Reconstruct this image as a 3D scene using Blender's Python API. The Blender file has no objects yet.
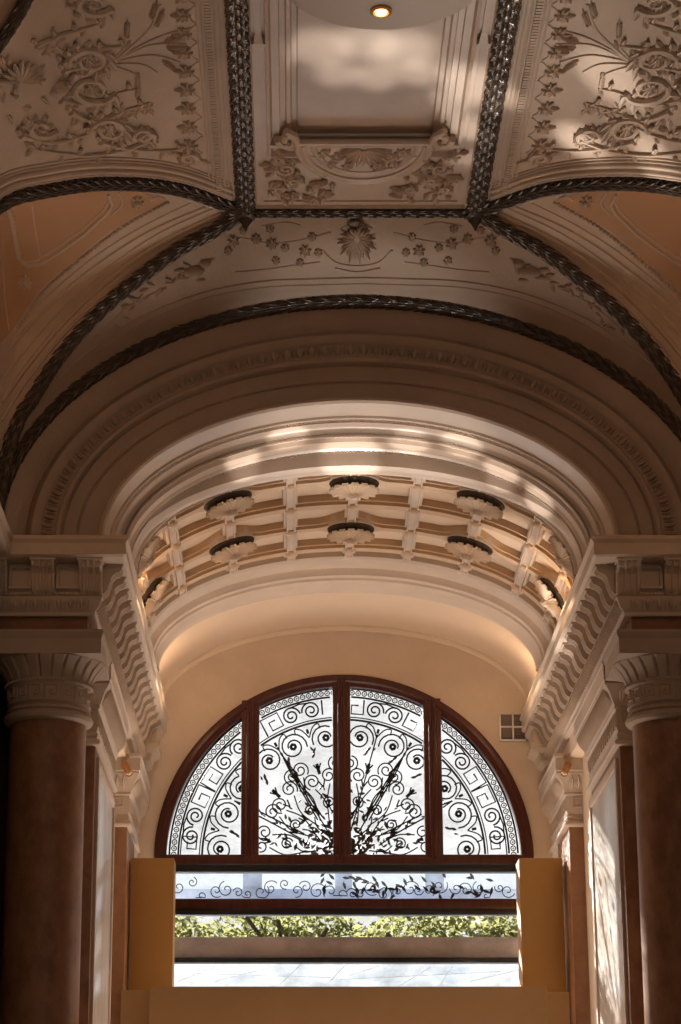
import bpy, bmesh, math, random
from mathutils import Vector, Matrix
from mathutils.bvhtree import BVHTree
PI = math.pi
random.seed(4)
C = bpy.context.scene.collection

# ------------------------------------------------------------------ camera
F_PX, PITCH, PX0 = 2403.0, math.radians(17.88), 295.0
CAM = Vector((-0.545, 0.0, 0.0))           # eye height is z = 0, floor at -1.6
cam = bpy.data.cameras.new('camera'); camo = bpy.data.objects.new('camera', cam); C.objects.link(camo)
camo.location = CAM; camo.rotation_euler = (PI/2 + PITCH, 0, 0)
cam.sensor_fit = 'VERTICAL'; cam.sensor_height = 36.0; cam.lens = F_PX*36.0/1024.0
cam.shift_x = (340.5-PX0)/1024.0
cam.clip_end = 500
bpy.context.scene.camera = camo
vs = bpy.context.scene.view_settings
vs.view_transform = 'Standard'; vs.look = 'None'; vs.exposure = 0.0; vs.gamma = 1.0; vs.use_curve_mapping = False
bpy.context.scene.display_settings.display_device = 'sRGB'

# ------------------------------------------------------------------ world: bright sky beyond the window, dim warm nave behind the viewer
world = bpy.data.worlds.new('sky'); bpy.context.scene.world = world; world.use_nodes = True
nt = world.node_tree; nt.nodes.clear()
tc = nt.nodes.new('ShaderNodeTexCoord'); sp = nt.nodes.new('ShaderNodeSeparateXYZ')
nt.links.new(tc.outputs['Generated'], sp.inputs[0])
mr = nt.nodes.new('ShaderNodeMapRange'); mr.inputs[1].default_value = 0.1; mr.inputs[2].default_value = 0.5
nt.links.new(sp.outputs['Y'], mr.inputs[0])
mx = nt.nodes.new('ShaderNodeMixRGB'); mx.inputs[1].default_value = (.055, .043, .035, 1); mx.inputs[2].default_value = (1.25, 1.25, 1.24, 1)
nt.links.new(mr.outputs[0], mx.inputs[0])
bg = nt.nodes.new('ShaderNodeBackground'); nt.links.new(mx.outputs[0], bg.inputs[0]); bg.inputs[1].default_value = 1.0
wo = nt.nodes.new('ShaderNodeOutputWorld'); nt.links.new(bg.outputs[0], wo.inputs[0])

def light(name, kind, loc, target, energy, color=(1, 1, 1), size=1.0, size_y=None, angle=None, blend=.5, portal=False):
    l = bpy.data.lights.new(name, kind); o = bpy.data.objects.new(name, l); C.objects.link(o)
    l.energy = energy; l.color = color
    if kind == 'AREA':
        l.shape = 'RECTANGLE'; l.size = size; l.size_y = size_y or size
        if portal: l.cycles.is_portal = True
    if kind == 'SPOT':
        l.spot_size = math.radians(angle); l.spot_blend = blend; l.shadow_soft_size = size
    if kind == 'SUN': l.angle = math.radians(angle or .6)
    if kind == 'POINT': l.shadow_soft_size = size
    o.location = loc
    d = Vector(target)-Vector(loc)
    o.rotation_euler = d.to_track_quat('-Z', 'Y').to_euler()
    return o
sun_dir = Vector((2.35, -5.4, -2.9))
light('sun', 'SUN', (-10, 45, 20), Vector((-10, 45, 20))+sun_dir, 24.0, (1, .93, .84), angle=.5)
light('window_portal', 'AREA', (0, 26.5, 5.6), (0, 20, 5.6), 1, size=4.3, size_y=2.6, portal=True)
light('nave_fill', 'AREA', (1.5, 3.0, 1.0), (0.2, 19, 7.6), 50, (1, .82, .68), size=3.5, size_y=3.5)  # added fill lamp near the viewer, brightens the nave side
light('corridor_fill', 'AREA', (0, 23.6, -1.2), (0, 23.6, 6), 320, (1, .81, .67), size=3.2, size_y=4.0)  # added upward lamp, fills in for light bounced off the passage floor
SPOTS = [('added_glint_on_arch', (0.1, 20.45, -1.5), (.1, 20.25, 7.3), 1400, 19, .8, .2)]  # added floor-level spots standing in for sun reflected upwards
SPOTS += [('added_glint_on_arch', (0.2, 20.6, -1.5), (x_, 20.15+.1*k_, 7.3), 3400, a_, .7, .03) for x_, k_, a_ in ((-1.05, 2, 2.6), (-.62, 0, 3.0), (-.05, 3, 4.2), (.48, 1, 3.0), (.95, 0, 3.0), (1.35, 2, 2.6), (1.75, 3, 2.2))]
SPOTS += [('added_glint_on_ceiling', (1.2, 22.8, -1.5), t_, e_, a_, 1.0, .06) for t_, e_, a_ in (((-.36, 15.75, 8.6), 3800, 2.8), ((-.22, 16.15, 8.6), 3200, 2.2), ((-.02, 15.7, 8.6), 3800, 2.8), ((.08, 16.2, 8.6), 3400, 2.2), ((.27, 15.8, 8.6), 4200, 3.0), ((.40, 16.15, 8.6), 3000, 2.0), ((.66, 16.5, 8.6), 3000, 2.2), ((.80, 16.1, 8.6), 5500, 3.2), ((.82, 16.8, 8.6), 4000, 2.2), ((.80, 17.3, 8.6), 2000, 1.8), ((1.05, 16.3, 8.5), 3500, 1.8), ((1.65, 16.75, 8.3), 6500, 2.6), ((2.2, 16.4, 8.0), 6500, 3.0), ((1.75, 15.6, 8.3), 5000, 3.4))]
SPOTS += [('added_floor_bounce', (.9, 22.6, -1.5), (1.9, 14.8, 8.2), 1700, 22, .9, .35), ('added_glint_on_cornice', (-1.0, 23.2, -1.5), (1.98, 22.3, 5.95), 1500, 5, .6, .03), ('added_glint_on_cornice', (-1.0, 23.2, -1.5), (1.98, 25.6, 5.9), 2200, 5, .6, .03),  # wide added spot imitates floor bounce; narrow ones add patches on the cornice
 ('added_glint_on_vault', (0.9, 22.8, -1.5), (1.75, 22.0, 6.7), 1300, 9, .6, .05)]
for nm, a_, b_, e_, an_, bl_, sz_ in SPOTS: light(nm, 'SPOT', a_, b_, e_, (1, .88, .77), sz_, angle=an_, blend=bl_)
for sx_ in (-1, 1):   # warm lamps standing on the cornice at the sides
    light('cornice_lamp', 'POINT', (sx_*1.78, 24.95, 6.12), (0, 0, 0), 7, (1, .66, .38), .05); light('cornice_lamp', 'POINT', (sx_*1.86, 21.7, 6.10), (0, 0, 0), 5.0, (1, .6, .32), .05)
    light('web_lamp', 'POINT', (sx_*2.55, 13.6, 6.9), (0, 0, 0), 3.0 if sx_ < 0 else 1.0, (1, .5, .22), .08); light('bay_lamp', 'POINT', (sx_*2.85, 17.0, 6.6), (0, 0, 0), 14, (1, .5, .22), .08)

# ------------------------------------------------------------------ materials
def mat(name, col, rough=.6, metal=0.0, col2=None, nscale=3.0, bump=0.0, bscale=30.0, spec=.3, stretch=None, emit=None, mixpos=(.35, .7)):
    m = bpy.data.materials.new(name); m.use_nodes = True
    n = m.node_tree; b = n.nodes['Principled BSDF']
    b.inputs['Base Color'].default_value = (*col, 1); b.inputs['Roughness'].default_value = rough
    b.inputs['Metallic'].default_value = metal; b.inputs['Specular IOR Level'].default_value = spec
    t = n.nodes.new('ShaderNodeTexCoord'); mp = n.nodes.new('ShaderNodeMapping')
    n.links.new(t.outputs['Object'], mp.inputs[0])
    if stretch: mp.inputs['Scale'].default_value = stretch
    if col2:
        ns = n.nodes.new('ShaderNodeTexNoise'); ns.inputs['Scale'].default_value = nscale; ns.inputs['Detail'].default_value = 8
        ns.inputs['Roughness'].default_value = .65
        n.links.new(mp.outputs[0], ns.inputs['Vector'])
        r = n.nodes.new('ShaderNodeMapRange'); r.inputs[1].default_value, r.inputs[2].default_value = mixpos
        n.links.new(ns.outputs['Fac'], r.inputs[0])
        mxx = n.nodes.new('ShaderNodeMixRGB'); mxx.inputs[1].default_value = (*col, 1); mxx.inputs[2].default_value = (*col2, 1)
        n.links.new(r.outputs[0], mxx.inputs[0]); n.links.new(mxx.outputs[0], b.inputs['Base Color'])
    if bump:
        nb = n.nodes.new('ShaderNodeTexNoise'); nb.inputs['Scale'].default_value = bscale; nb.inputs['Detail'].default_value = 4
        n.links.new(mp.outputs[0], nb.inputs['Vector'])
        bp = n.nodes.new('ShaderNodeBump'); bp.inputs['Strength'].default_value = bump; bp.inputs['Distance'].default_value = .01
        n.links.new(nb.outputs['Fac'], bp.inputs['Height']); n.links.new(bp.outputs[0], b.inputs['Normal'])
    if emit:
        b.inputs['Emission Color'].default_value = (*emit[0], 1); b.inputs['Emission Strength'].default_value = emit[1]
    return m
def glass(name, tint, gloss=.08, streak=0.0):
    m = bpy.data.materials.new(name); m.use_nodes = True; n = m.node_tree; n.nodes.clear()
    o = n.nodes.new('ShaderNodeOutputMaterial'); mi = n.nodes.new('ShaderNodeMixShader')
    tr = n.nodes.new('ShaderNodeBsdfTransparent'); tr.inputs[0].default_value = (*tint, 1)
    gl = n.nodes.new('ShaderNodeBsdfGlossy'); gl.inputs['Roughness'].default_value = .05
    mi.inputs[0].default_value = gloss
    if streak:
        t = n.nodes.new('ShaderNodeTexCoord'); mp = n.nodes.new('ShaderNodeMapping'); mp.inputs['Scale'].default_value = (1, 1, 1.6)
        n.links.new(t.outputs['Object'], mp.inputs[0])
        ns = n.nodes.new('ShaderNodeTexNoise'); ns.inputs['Scale'].default_value = 1.8; ns.inputs['Detail'].default_value = 9; ns.inputs['Roughness'].default_value = .7
        n.links.new(mp.outputs[0], ns.inputs['Vector'])
        cr = n.nodes.new('ShaderNodeMapRange'); cr.inputs[1].default_value = .42; cr.inputs[2].default_value = .62; cr.inputs[3].default_value = 0; cr.inputs[4].default_value = 1
        n.links.new(ns.outputs['Fac'], cr.inputs[0])
        mc = n.nodes.new('ShaderNodeMixRGB'); mc.inputs[1].default_value = (*tint, 1); mc.inputs[2].default_value = (*[c*(1-streak) for c in tint], 1)
        n.links.new(cr.outputs[0], mc.inputs[0]); n.links.new(mc.outputs[0], tr.inputs[0])
    n.links.new(tr.outputs[0], mi.inputs[1]); n.links.new(gl.outputs[0], mi.inputs[2]); n.links.new(mi.outputs[0], o.inputs[0])
    return m
M = {
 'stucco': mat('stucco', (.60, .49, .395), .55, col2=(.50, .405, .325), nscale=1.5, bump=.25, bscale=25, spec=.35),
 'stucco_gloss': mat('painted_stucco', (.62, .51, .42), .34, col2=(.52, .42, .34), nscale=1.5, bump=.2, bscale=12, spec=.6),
 'stucco_dark': mat('dark_stucco', (.41, .325, .26), .6, col2=(.33, .26, .205), nscale=1.2, bump=.3, bscale=25),  # a darker overall tone of the stucco
 'plaster': mat('smooth_plaster', (.72, .58, .44), .7, col2=(.66, .53, .41), nscale=.8, bump=.15, bscale=8),
 'endplaster': mat('stained_plaster', (.74, .61, .49), .75, col2=(.62, .51, .41), nscale=1.0, bump=.2, bscale=8),
 'peach': mat('peach_field', (.54, .35, .21), .6, col2=(.47, .30, .18), nscale=1.5, bump=.2),
 'ochre': mat('ochre_rib', (.60, .43, .28), .6, col2=(.54, .37, .235), nscale=4, bump=.2),
 'laurel': mat('dark_laurel', (.055, .034, .022), .38, col2=(.03, .019, .013), nscale=9, bump=.3, spec=.6),
 'laurel_glaze': mat('glazed_laurel', (.085, .065, .05), .22, col2=(.04, .028, .02), nscale=14, bump=.3, spec=1.0),
 'redmarble': mat('red_brown_marble', (.29, .15, .085), .42, col2=(.20, .095, .05), nscale=7, spec=.4, bump=.05, stretch=(1, 1, .6), mixpos=(.38, .62)),
 'redstone': mat('brown_frieze_stone', (.25, .12, .06), .5, col2=(.19, .085, .045), nscale=5),
 'palemarble': mat('pale_marble', (.74, .71, .67), .22, col2=(.50, .45, .40), nscale=2.2, spec=.6, stretch=(1, .5, .3)),
 'wood': mat('dark_red_wood', (.095, .022, .012), .35, col2=(.05, .012, .007), nscale=3, stretch=(6, 6, .7), spec=.4),
 'iron': mat('black_iron', (.018, .017, .018), .5, metal=.3),
 'brass': mat('gilded_bead', (.55, .48, .28), .4, metal=.4),
 'black': mat('black_steel', (.012, .013, .016), .35, spec=.4),
 'mdf': mat('ochre_board', (.46, .26, .085), .55, col2=(.42, .235, .075), nscale=2, stretch=(1, 1, .5)),
 'mdf2': mat('tan_board', (.32, .19, .085), .55, col2=(.29, .17, .075), nscale=2),
 'grey': mat('brown_grey_panel', (.20, .15, .135), .5),
 'floor': mat('pale_stone_floor', (.55, .46, .36), .3, col2=(.47, .39, .30), nscale=1),
 'white': mat('white_enamel', (.62, .56, .50), .4),
 'bronze': mat('bronze_spot', (.55, .30, .12), .35, metal=.6),
 'bulb': mat('lit_bulb', (1, .6, .3), .4, emit=((1, .50, .18), 6.0)),
 'leaf': mat('hedge_leaf', (.30, .36, .07), .5, col2=(.12, .17, .03), nscale=1.5),
 'slate': mat('blue_grey_slate', (.62, .72, .80), .5, col2=(.42, .52, .60), nscale=3),
 'greyb': mat('warm_grey_beam', (.45, .38, .36), .5),
 'pave': mat('frosted_pane', (.72, .82, .95), .5, col2=(.42, .52, .66), nscale=2.5, stretch=(1, .35, 1)),
 'paleblue': mat('pale_blue_bar', (.75, .85, .97), .5),
 'web_iron': mat('worked_iron_leaf', (.085, .07, .055), .5),
 'well': mat('shade_toned_cup', (.075, .055, .038), .6),  # dark colour put in for the shadow in the flower bosses
 'brownmarble': mat('veined_brown_marble', (.36, .19, .10), .35, col2=(.25, .12, .06), nscale=6, spec=.4),
 'dark': mat('dark_void', (.05, .035, .025), .8),
 'glass': glass('window_glass', (.90, .905, .90), .04, streak=.30),
 'clear': glass('clear_glass', (.80, .86, .93), .10, streak=.15),
}

# ------------------------------------------------------------------ mesh builder
class MB:
    def __init__(s): s.v = []; s.f = []; s.mi = []; s.m = 0
    def add(s, vs_, fs):
        o = len(s.v); s.v += [tuple(v) for v in vs_]
        for f in fs: s.f.append([i+o for i in f]); s.mi.append(s.m)
    def box(s, x0, x1, y0, y1, z0, z1, b=0.0):
        if b:
            bm = bmesh.new(); bmesh.ops.create_cube(bm, size=1)
            for v in bm.verts: v.co = Vector((x0+(v.co.x+.5)*(x1-x0), y0+(v.co.y+.5)*(y1-y0), z0+(v.co.z+.5)*(z1-z0)))
            bmesh.ops.bevel(bm, geom=list(bm.edges), offset=b, segments=2, affect='EDGES', profile=.5)
            bm.verts.index_update(); s.add([v.co[:] for v in bm.verts], [[v.index for v in f.verts] for f in bm.faces]); bm.free(); return
        v = [(x, y, z) for x in (x0, x1) for y in (y0, y1) for z in (z0, z1)]
        s.add(v, [(0, 1, 3, 2), (4, 6, 7, 5), (0, 4, 5, 1), (2, 3, 7, 6), (0, 2, 6, 4), (1, 5, 7, 3)])
    def grid(s, rows, close_u=False, close_v=False, mfun=None):
        nu, nv = len(rows), len(rows[0]); o = len(s.v)
        for r in rows: s.v += [tuple(p) for p in r]
        for i in range(nu-(0 if close_u else 1)):
            for j in range(nv-(0 if close_v else 1)):
                a, b = i, (i+1) % nu; c, d = j, (j+1) % nv
                s.f.append([o+a*nv+c, o+b*nv+c, o+b*nv+d, o+a*nv+d]); s.mi.append(mfun(i, j) if mfun else s.m)
    def tube(s, pts, r, n=6, up=None, flat=1.0, caps=True):
        pts = [Vector(p) for p in pts]; rows = []; k = len(pts)
        if k < 2: return
        prev = None
        for i, p in enumerate(pts):
            t = (pts[min(i+1, k-1)]-pts[max(i-1, 0)])
            if t.length < 1e-9: t = Vector((0, 0, 1))
            t.normalize()
            u = Vector(up(i) if callable(up) else up) if up is not None else (prev if prev else (Vector((0, 1, 0)) if abs(t.y) < .9 else Vector((1, 0, 0))))
            a = t.cross(u)
            if a.length < 1e-6: a = t.cross(Vector((1, .3, .2)))
            a.normalize(); b = a.cross(t).normalized(); prev = b
            rr = r(i/(k-1)) if callable(r) else r
            rows.append([p+a*math.cos(2*PI*j/n)*rr+b*math.sin(2*PI*j/n)*rr*flat for j in range(n)])
        s.grid(rows, close_v=True)
        if caps:
            o = len(s.v)-k*n; s.f.append([o+j for j in range(n)]); s.mi.append(s.m)
            o = len(s.v)-n; s.f.append([o+j for j in reversed(range(n))]); s.mi.append(s.m)
    def leaf(s, p, d, nrm, L, W, T, lift=.25, seg=5):
        p = Vector(p); d = Vector(d).normalized(); nrm = Vector(nrm).normalized(); w = d.cross(nrm).normalized(); nrm = w.cross(d).normalized()
        rows = []
        for i in range(seg+1):
            t = i/seg; ww = W*math.sin(PI*min(.97, max(.06, t**.8)))*.5
            c = p+d*(L*t)+nrm*(L*lift*t*t)
            th = T*math.sin(PI*max(.05, min(.95, t)))
            rows.append([c-w*ww-nrm*T*.3, c-w*ww*.55+nrm*th*.8, c+nrm*th*.45, c+w*ww*.55+nrm*th*.8, c+w*ww-nrm*T*.3])
        s.grid(rows)
    def ball(s, c, r, nu=8, nv=6, sc=(1, 1, 1)):
        c = Vector(c); rows = []
        for i in range(nv+1):
            ph = PI*i/nv
            rows.append([c+Vector((r*math.sin(ph)*math.cos(2*PI*j/nu)*sc[0], r*math.sin(ph)*math.sin(2*PI*j/nu)*sc[1], r*math.cos(ph)*sc[2])) for j in range(nu)])
        s.grid(rows, close_v=True)
    def lathe(s, prof, c, n=32, rf=None, axis=None):
        rows = []; c = Vector(c)
        q = (Vector((0, 0, 1)).rotation_difference(Vector(axis))) if axis is not None else None
        for (r, z) in prof:
            row = []
            for j in range(n):
                a = 2*PI*j/n; rr = r*(rf(a, z) if rf else 1); v = Vector((rr*math.cos(a), rr*math.sin(a), z))
                row.append(c+(q @ v if q else v))
            rows.append(row)
        s.grid(rows, close_v=True)
    def arch(s, prof, a, b, zs, n=72, t0=0.0, t1=PI, close=False, x0=0.0):
        rows = []
        for i in range(n+1):
            t = t0+(t1-t0)*i/n
            rows.append([(x0+(a+r)*math.cos(t), y, zs+(b+r)*math.sin(t)) for r, y in prof])
        s.grid(rows, close_v=close)
    def mirror(s):
        s.v = [(-x, y, z) for x, y, z in s.v]; s.f = [list(reversed(f)) for f in s.f]; return s
    def build(s, name, m, parent=None, smooth=40, kind=None, label=None):
        me = bpy.data.meshes.new(name); me.from_pydata(s.v, [], s.f); me.validate(); me.update()
        ms = m if isinstance(m, (list, tuple)) else [m]
        for k in ms: me.materials.append(k)
        if len(ms) > 1:
            for i, p in enumerate(me.polygons): p.material_index = s.mi[i]
        bm = bmesh.new(); bm.from_mesh(me); bmesh.ops.recalc_face_normals(bm, faces=bm.faces); bm.to_mesh(me); bm.free()
        if smooth:
            for p in me.polygons: p.use_smooth = True
            me.set_sharp_from_angle(angle=math.radians(smooth))
        o = bpy.data.objects.new(name, me); C.objects.link(o)
        if parent: o.parent = parent; o.matrix_parent_inverse = Matrix.Translation(-Vector(parent.location))
        if kind: o['kind'] = kind
        if label: o['label'] = label
        return o
def empty(name, loc=(0, 0, 0), label=None, cat=None, group=None, kind=None):
    o = bpy.data.objects.new(name, None); C.objects.link(o); o.location = loc; o.empty_display_size = .1
    if label: o['label'] = label
    if cat: o['category'] = cat
    if group: o['group'] = group
    if kind: o['kind'] = kind
    return o
def tag(o, label, cat, group=None):
    o['label'] = label; o['category'] = cat
    if group: o['group'] = group
    return o
CP, SP = math.cos(PITCH), math.sin(PITCH)
def ray(px, py):
    u, v = px-PX0, 512.0-py
    return Vector((u, F_PX*CP-v*SP, v*CP+F_PX*SP)).normalized()
def P(px, py, Y):
    d = ray(px, py); return CAM+d*(Y/d.y)
def PZ(py, Y): return P(PX0, py, Y).z
def PXx(px, py, Y): return P(px, py, Y).x
def lerp(a, b, t): return a+(b-a)*t
def interp(tab, x):
    if x <= tab[0][0]: return tab[0][1]
    for (x0, y0), (x1, y1) in zip(tab, tab[1:]):
        if x <= x1: return y0+(y1-y0)*(x-x0)/(x1-x0)
    return tab[-1][1]
def smooth_tab(tab, x):      # monotone-ish cubic through the table
    n = len(tab)
    if x <= tab[0][0]: return tab[0][1]
    if x >= tab[-1][0]: return tab[-1][1]
    for i in range(n-1):
        if x <= tab[i+1][0]: break
    x0, y0 = tab[i]; x1, y1 = tab[i+1]; h = x1-x0
    def sl(k):
        a = tab[max(k-1, 0)]; b = tab[min(k+1, n-1)]; return (b[1]-a[1])/(b[0]-a[0])
    t = (x-x0)/h; m0, m1 = sl(i)*h, sl(i+1)*h
    return (2*t**3-3*t**2+1)*y0+(t**3-2*t**2+t)*m0+(-2*t**3+3*t**2)*y1+(t**3-t**2)*m1

# ------------------------------------------------------------------ key dimensions (metres, z from eye level)
YW, ZS = 19.7, 6.10            # front arch wall, springing height
YE = 26.1                      # end wall with the lunette
HX, YJ, ZJ = 0.955, 18.3, 8.55 # ribs of the flat ceiling panel
YM, XC = 15.15, 3.12           # middle of the side bays, wall line of the piers
# diagonal rib D (left side): plan line from J to the corner, heights traced
D_TAB = []
for px, py in [(248, 213), (215, 229), (175, 251), (115, 297), (65, 349), (30, 402), (10, 442), (0, 468)]:
    d = ray(px, py)  # plan: X = -HX - (Y-YJ)*k
    k = (XC-HX)/(19.5-YJ)
    # CAM.x + d.x s = -HX-(d.y s - YJ)k
    s_ = (-HX+YJ*k-CAM.x)/(d.x+d.y*k); p = CAM+d*s_
    D_TAB.append((-p.x, p.z))
D_TAB[0] = (HX, ZJ)
D_TAB = [q for q in D_TAB if q[0] < XC-.12]+[(XC, 6.05)]
def Dz(x): return smooth_tab(D_TAB, x)
def Dy(x): return YJ+(x-HX)*(19.5-YJ)/(XC-HX)
E_T = [(HX, 18.3, ZJ), (1.47, 17.65, 8.45), (1.98, 17.02, 8.2), (2.38, 16.41, 7.85), (2.70, 16.03, 7.54), (2.93, 15.6, 6.95), (XC, YM, 6.05)]
def Ez(x): return smooth_tab([(a, c) for a, b, c in E_T], x)
def Ey(x): return smooth_tab([(a, b) for a, b, c in E_T], x)
def Az(x): return ZS+2.17*math.sqrt(max(0, 1-(x/XC)**2))
print('D', D_TAB)

# ================================================================== LARGE STRUCTURE
# floor
m = MB(); m.box(-3.4, 3.4, -3, 26.6, -1.7, -1.6); m.build('floor', M['floor'], kind='structure')
# --- front wall with the arched opening
m = MB(); n = 96
inner, outer = [], []
for i in range(n+1):
    t = PI*i/n; c, s_ = math.cos(t), math.sin(t)
    inner.append((2.22*c, YW, ZS+1.27*s_))
    k = min(3.6/max(abs(c), 1e-6), 3.2/max(s_, 1e-6)) if True else 0
    outer.append((k*c, YW, ZS+k*s_))
mid = [tuple(lerp(a[q], b[q], .5) for q in range(3)) for a, b in zip(inner, outer)]
m.grid([inner, mid, outer])
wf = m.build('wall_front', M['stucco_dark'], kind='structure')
# raised egg-and-dart archivolt on the wall
m = MB()
m.arch([(-.02, YW), (-.02, YW-.05), (.0, YW-.075), (.03, YW-.08), (.05, YW-.06), (.16, YW-.06), (.19, YW-.09), (.24, YW-.10), (.26, YW-.08), (.30, YW-.02), (.30, YW)], 2.56, 1.62, ZS, 96)
arv = m.build('archivolt_band', M['stucco_dark'], wf)
m = MB(); ne = 74
for i in range(ne):
    t = PI*(i+.5)/ne; a, b = 2.56+.105, 1.62+.105
    c = Vector((a*math.cos(t), YW-.065, ZS+b*math.sin(t))); rad = Vector((b*math.cos(t), 0, a*math.sin(t))).normalized(); tan = rad.cross(Vector((0, 1, 0)))
    ds = math.hypot(a*math.sin(t), b*math.cos(t))*PI/ne
    m.leaf(c-rad*.045-Vector((0, .012, 0)), rad, (0, -1, 0), .10, ds*.62, .032, .0, 5)
    m.leaf(c-rad*.045+tan*ds*.5, rad, (0, -1, 0), .09, ds*.2, .02, .0, 3)
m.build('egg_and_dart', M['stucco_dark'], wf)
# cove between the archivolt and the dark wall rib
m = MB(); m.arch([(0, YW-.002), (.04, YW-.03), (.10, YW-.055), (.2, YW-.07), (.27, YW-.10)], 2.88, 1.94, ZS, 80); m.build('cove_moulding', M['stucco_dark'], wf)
m = MB(); m.arch([(0, YW-.002), (.012, YW-.02), (.03, YW-.002)], 2.40, 1.44, ZS, 80); m.build('fillet', M['stucco_dark'], wf)

# --- splayed mouldings of the opening (stepped soffit)
m = MB(); m.m = 0
prof = [(.03, 19.70), (.03, 19.66), (.0, 19.64), (-.02, 19.66), (-.02, 19.70), (-.035, 19.93), (-.055, 19.94), (-.065, 19.97), (-.055, 20.0), (-.075, 20.0), (-.085, 20.08), (-.10, 20.1), (-.13, 20.12), (-.14, 20.16), (-.12, 20.2), (-.115, 20.28), (-.15, 20.3), (-.155, 20.42), (-.175, 20.44), (-.185, 20.46), (-.175, 20.49), (-.19, 20.50), (-.2, 20.72), (-.225, 20.74), (-.235, 20.78), (-.21, 20.82), (-.17, 20.84)]
m.arch(prof, 2.2, 1.26, ZS, 96)
so = m.build('arch_mouldings', M['stucco_gloss'], smooth=30); so['kind'] = 'structure'; so.name = 'trim_1'
m = MB()
for (r, y, nb, rb) in ((-.066, 19.968, 230, .011), (-.186, 20.462, 220, .012), (-.236, 20.775, 200, .012)):
    for i in range(nb):
        t = PI*(i+.5)/nb; m.ball(((2.2+r)*math.cos(t), y, ZS+(1.26+r)*math.sin(t)), rb, 5, 4)
m.build('bead_row', M['stucco_gloss'], so)
m = MB(); nb = 150
for i in range(nb):
    t = PI*(i+.5)/nb; c = Vector(((2.2-.14)*math.cos(t), 20.13, ZS+(1.26-.14)*math.sin(t))); rad = Vector((math.cos(t)*1.12, 0, math.sin(t)*2.06)).normalized(); tan = rad.cross(Vector((0, 1, 0)))
    m.leaf(c-tan*.03+Vector((0, .05, 0)), tan+Vector((0, -.9, 0)), -rad, .10, .035, .02, .1, 3)
m.build('leaf_moulding', M['stucco_gloss'], so)

# --- coffered barrel vault of the passage
AB, BB = 2.06, 0.95
def ell_s(n=2000, a=AB, b=BB):
    tab = [(0.0, PI/2)]; s_ = 0; px_, pz_ = 0, b
    for i in range(1, n+1):
        t = PI/2-(PI/2)*i/n; x, z = a*math.cos(t), b*math.sin(t); s_ += math.hypot(x-px_, z-pz_); px_, pz_ = x, z; tab.append((s_, t))
    return tab
STAB = ell_s()
SQ = STAB[-1][0]
def th_of_s(s_):   # signed arc length from the crown -> ellipse parameter
    t = interp(STAB[::20]+[STAB[-1]], abs(s_)); return t if s_ >= 0 else PI-t
def vp(s_, y, off=0.0):      # point on vault; off > 0 hangs down/inwards
    t = th_of_s(s_); nx, nz = BB*math.cos(t), AB*math.sin(t); l = math.hypot(nx, nz); nx /= l; nz /= l
    return Vector((AB*math.cos(t)-nx*off, y, ZS+BB*math.sin(t)-nz*off))
def vn(s_):
    t = th_of_s(s_); v = Vector((BB*math.cos(t), 0, AB*math.sin(t))).normalized(); return -v
vault = empty('coffered_vault', (0, 22.2, ZS), 'coffered barrel vault with flower bosses over the passage', 'vault')
REC = -.10
m = MB(); SS = [-SQ+2*SQ*i/90 for i in range(91)]
m.grid([[vp(s_, y, REC) for s_ in SS] for y in (20.7, 21.5, 22.5, 23.5, 24.0)])
m.build('vault_ground', M['plaster'], vault)
def bar(mb, s0, s1, y0, y1, prof, n=16, along='s'):
    # profile: (offset across in [-1,1], depth)
    rows = []
    for i in range(n+1):
        t = i/n; row = []
        for (c, dpt) in prof:
            if along == 's': row.append(vp(lerp(s0, s1, t), (y0+y1)/2+c*(y1-y0)/2, dpt))
            else: row.append(vp((s0+s1)/2+c*(s1-s0)/2, lerp(y0, y1, t), dpt))
        rows.append(row)
    mb.grid(rows)
BP = [(-1, REC), (-1, -.035), (-.72, -.03), (-.7, -.0), (-.2, .0), (.2, .0), (.7, .0), (.72, -.03), (1, -.035), (1, REC)]
BPL = [(-1, REC), (-1, -.03), (-.65, -.03), (-.65, .012), (-.45, .012), (-.4, -.005), (.4, -.005), (.45, .012), (.65, .012), (.65, -.03), (1, -.03), (1, REC)]
SB = [0, .585, 1.18, 1.74, 2.16]
allS = [-x for x in SB[:0:-1]]+SB
for s_ in allS:
    m = MB(); bar(m, s_-.066, s_+.066, 20.66, 23.34, BPL, 6, 'y'); m.build('long_rib', M['stucco'], vault)
for yc in (21.68, 23.08):
    m = MB(); bar(m, -SQ, SQ, yc-.085, yc+.085, BP, 90, 's'); m.build('cross_rib', M['ochre'], vault)
RS = [0, 1.18, -1.18, 2.16, -2.16]; RY = [20.98, 22.38]
for yc in RY:
    m = MB(); rows = []
    n = 300
    for i in range(n+1):
        s_ = -SQ+2*SQ*i/n
        d = min(abs(s_-r) for r in RS); R = .26
        bmp = 0.0 if d > .34 else (.21*(.5+.5*math.cos(PI*d/.34)))
        row = []
        for (c, dpt) in BP: row.append(vp(s_, yc-bmp+c*.07, dpt))
        rows.append(row)
    m.grid(rows)
    for r0 in RS:
        rows = []
        for i in range(41):
            s_ = r0-.335+.67*i/40
            if abs(s_) > SQ: continue
            bmp = .21*(.5+.5*math.cos(PI*abs(s_-r0)/.34))
            rows.append([vp(s_, yc+bmp+c*.07, dpt-.0015) for (c, dpt) in BP])
        m.grid(rows)
    m.build('cross_rib', M['ochre'], vault)
# small lozenge bosses at the crossings
for s_ in allS:
    for yc in (21.68, 23.08)+((20.98, 22.38) if s_ in (.585, -.585, 1.74, -1.74) else ()):
        p, nn = vp(s_, yc, 0), vn(s_)
        m = MB(); m.lathe([(.0, .035), (.03, .03), (.055, .012), (.06, 0)], p, 8, axis=nn); m.build('crossing_boss', M['ochre'], vault)
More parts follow.
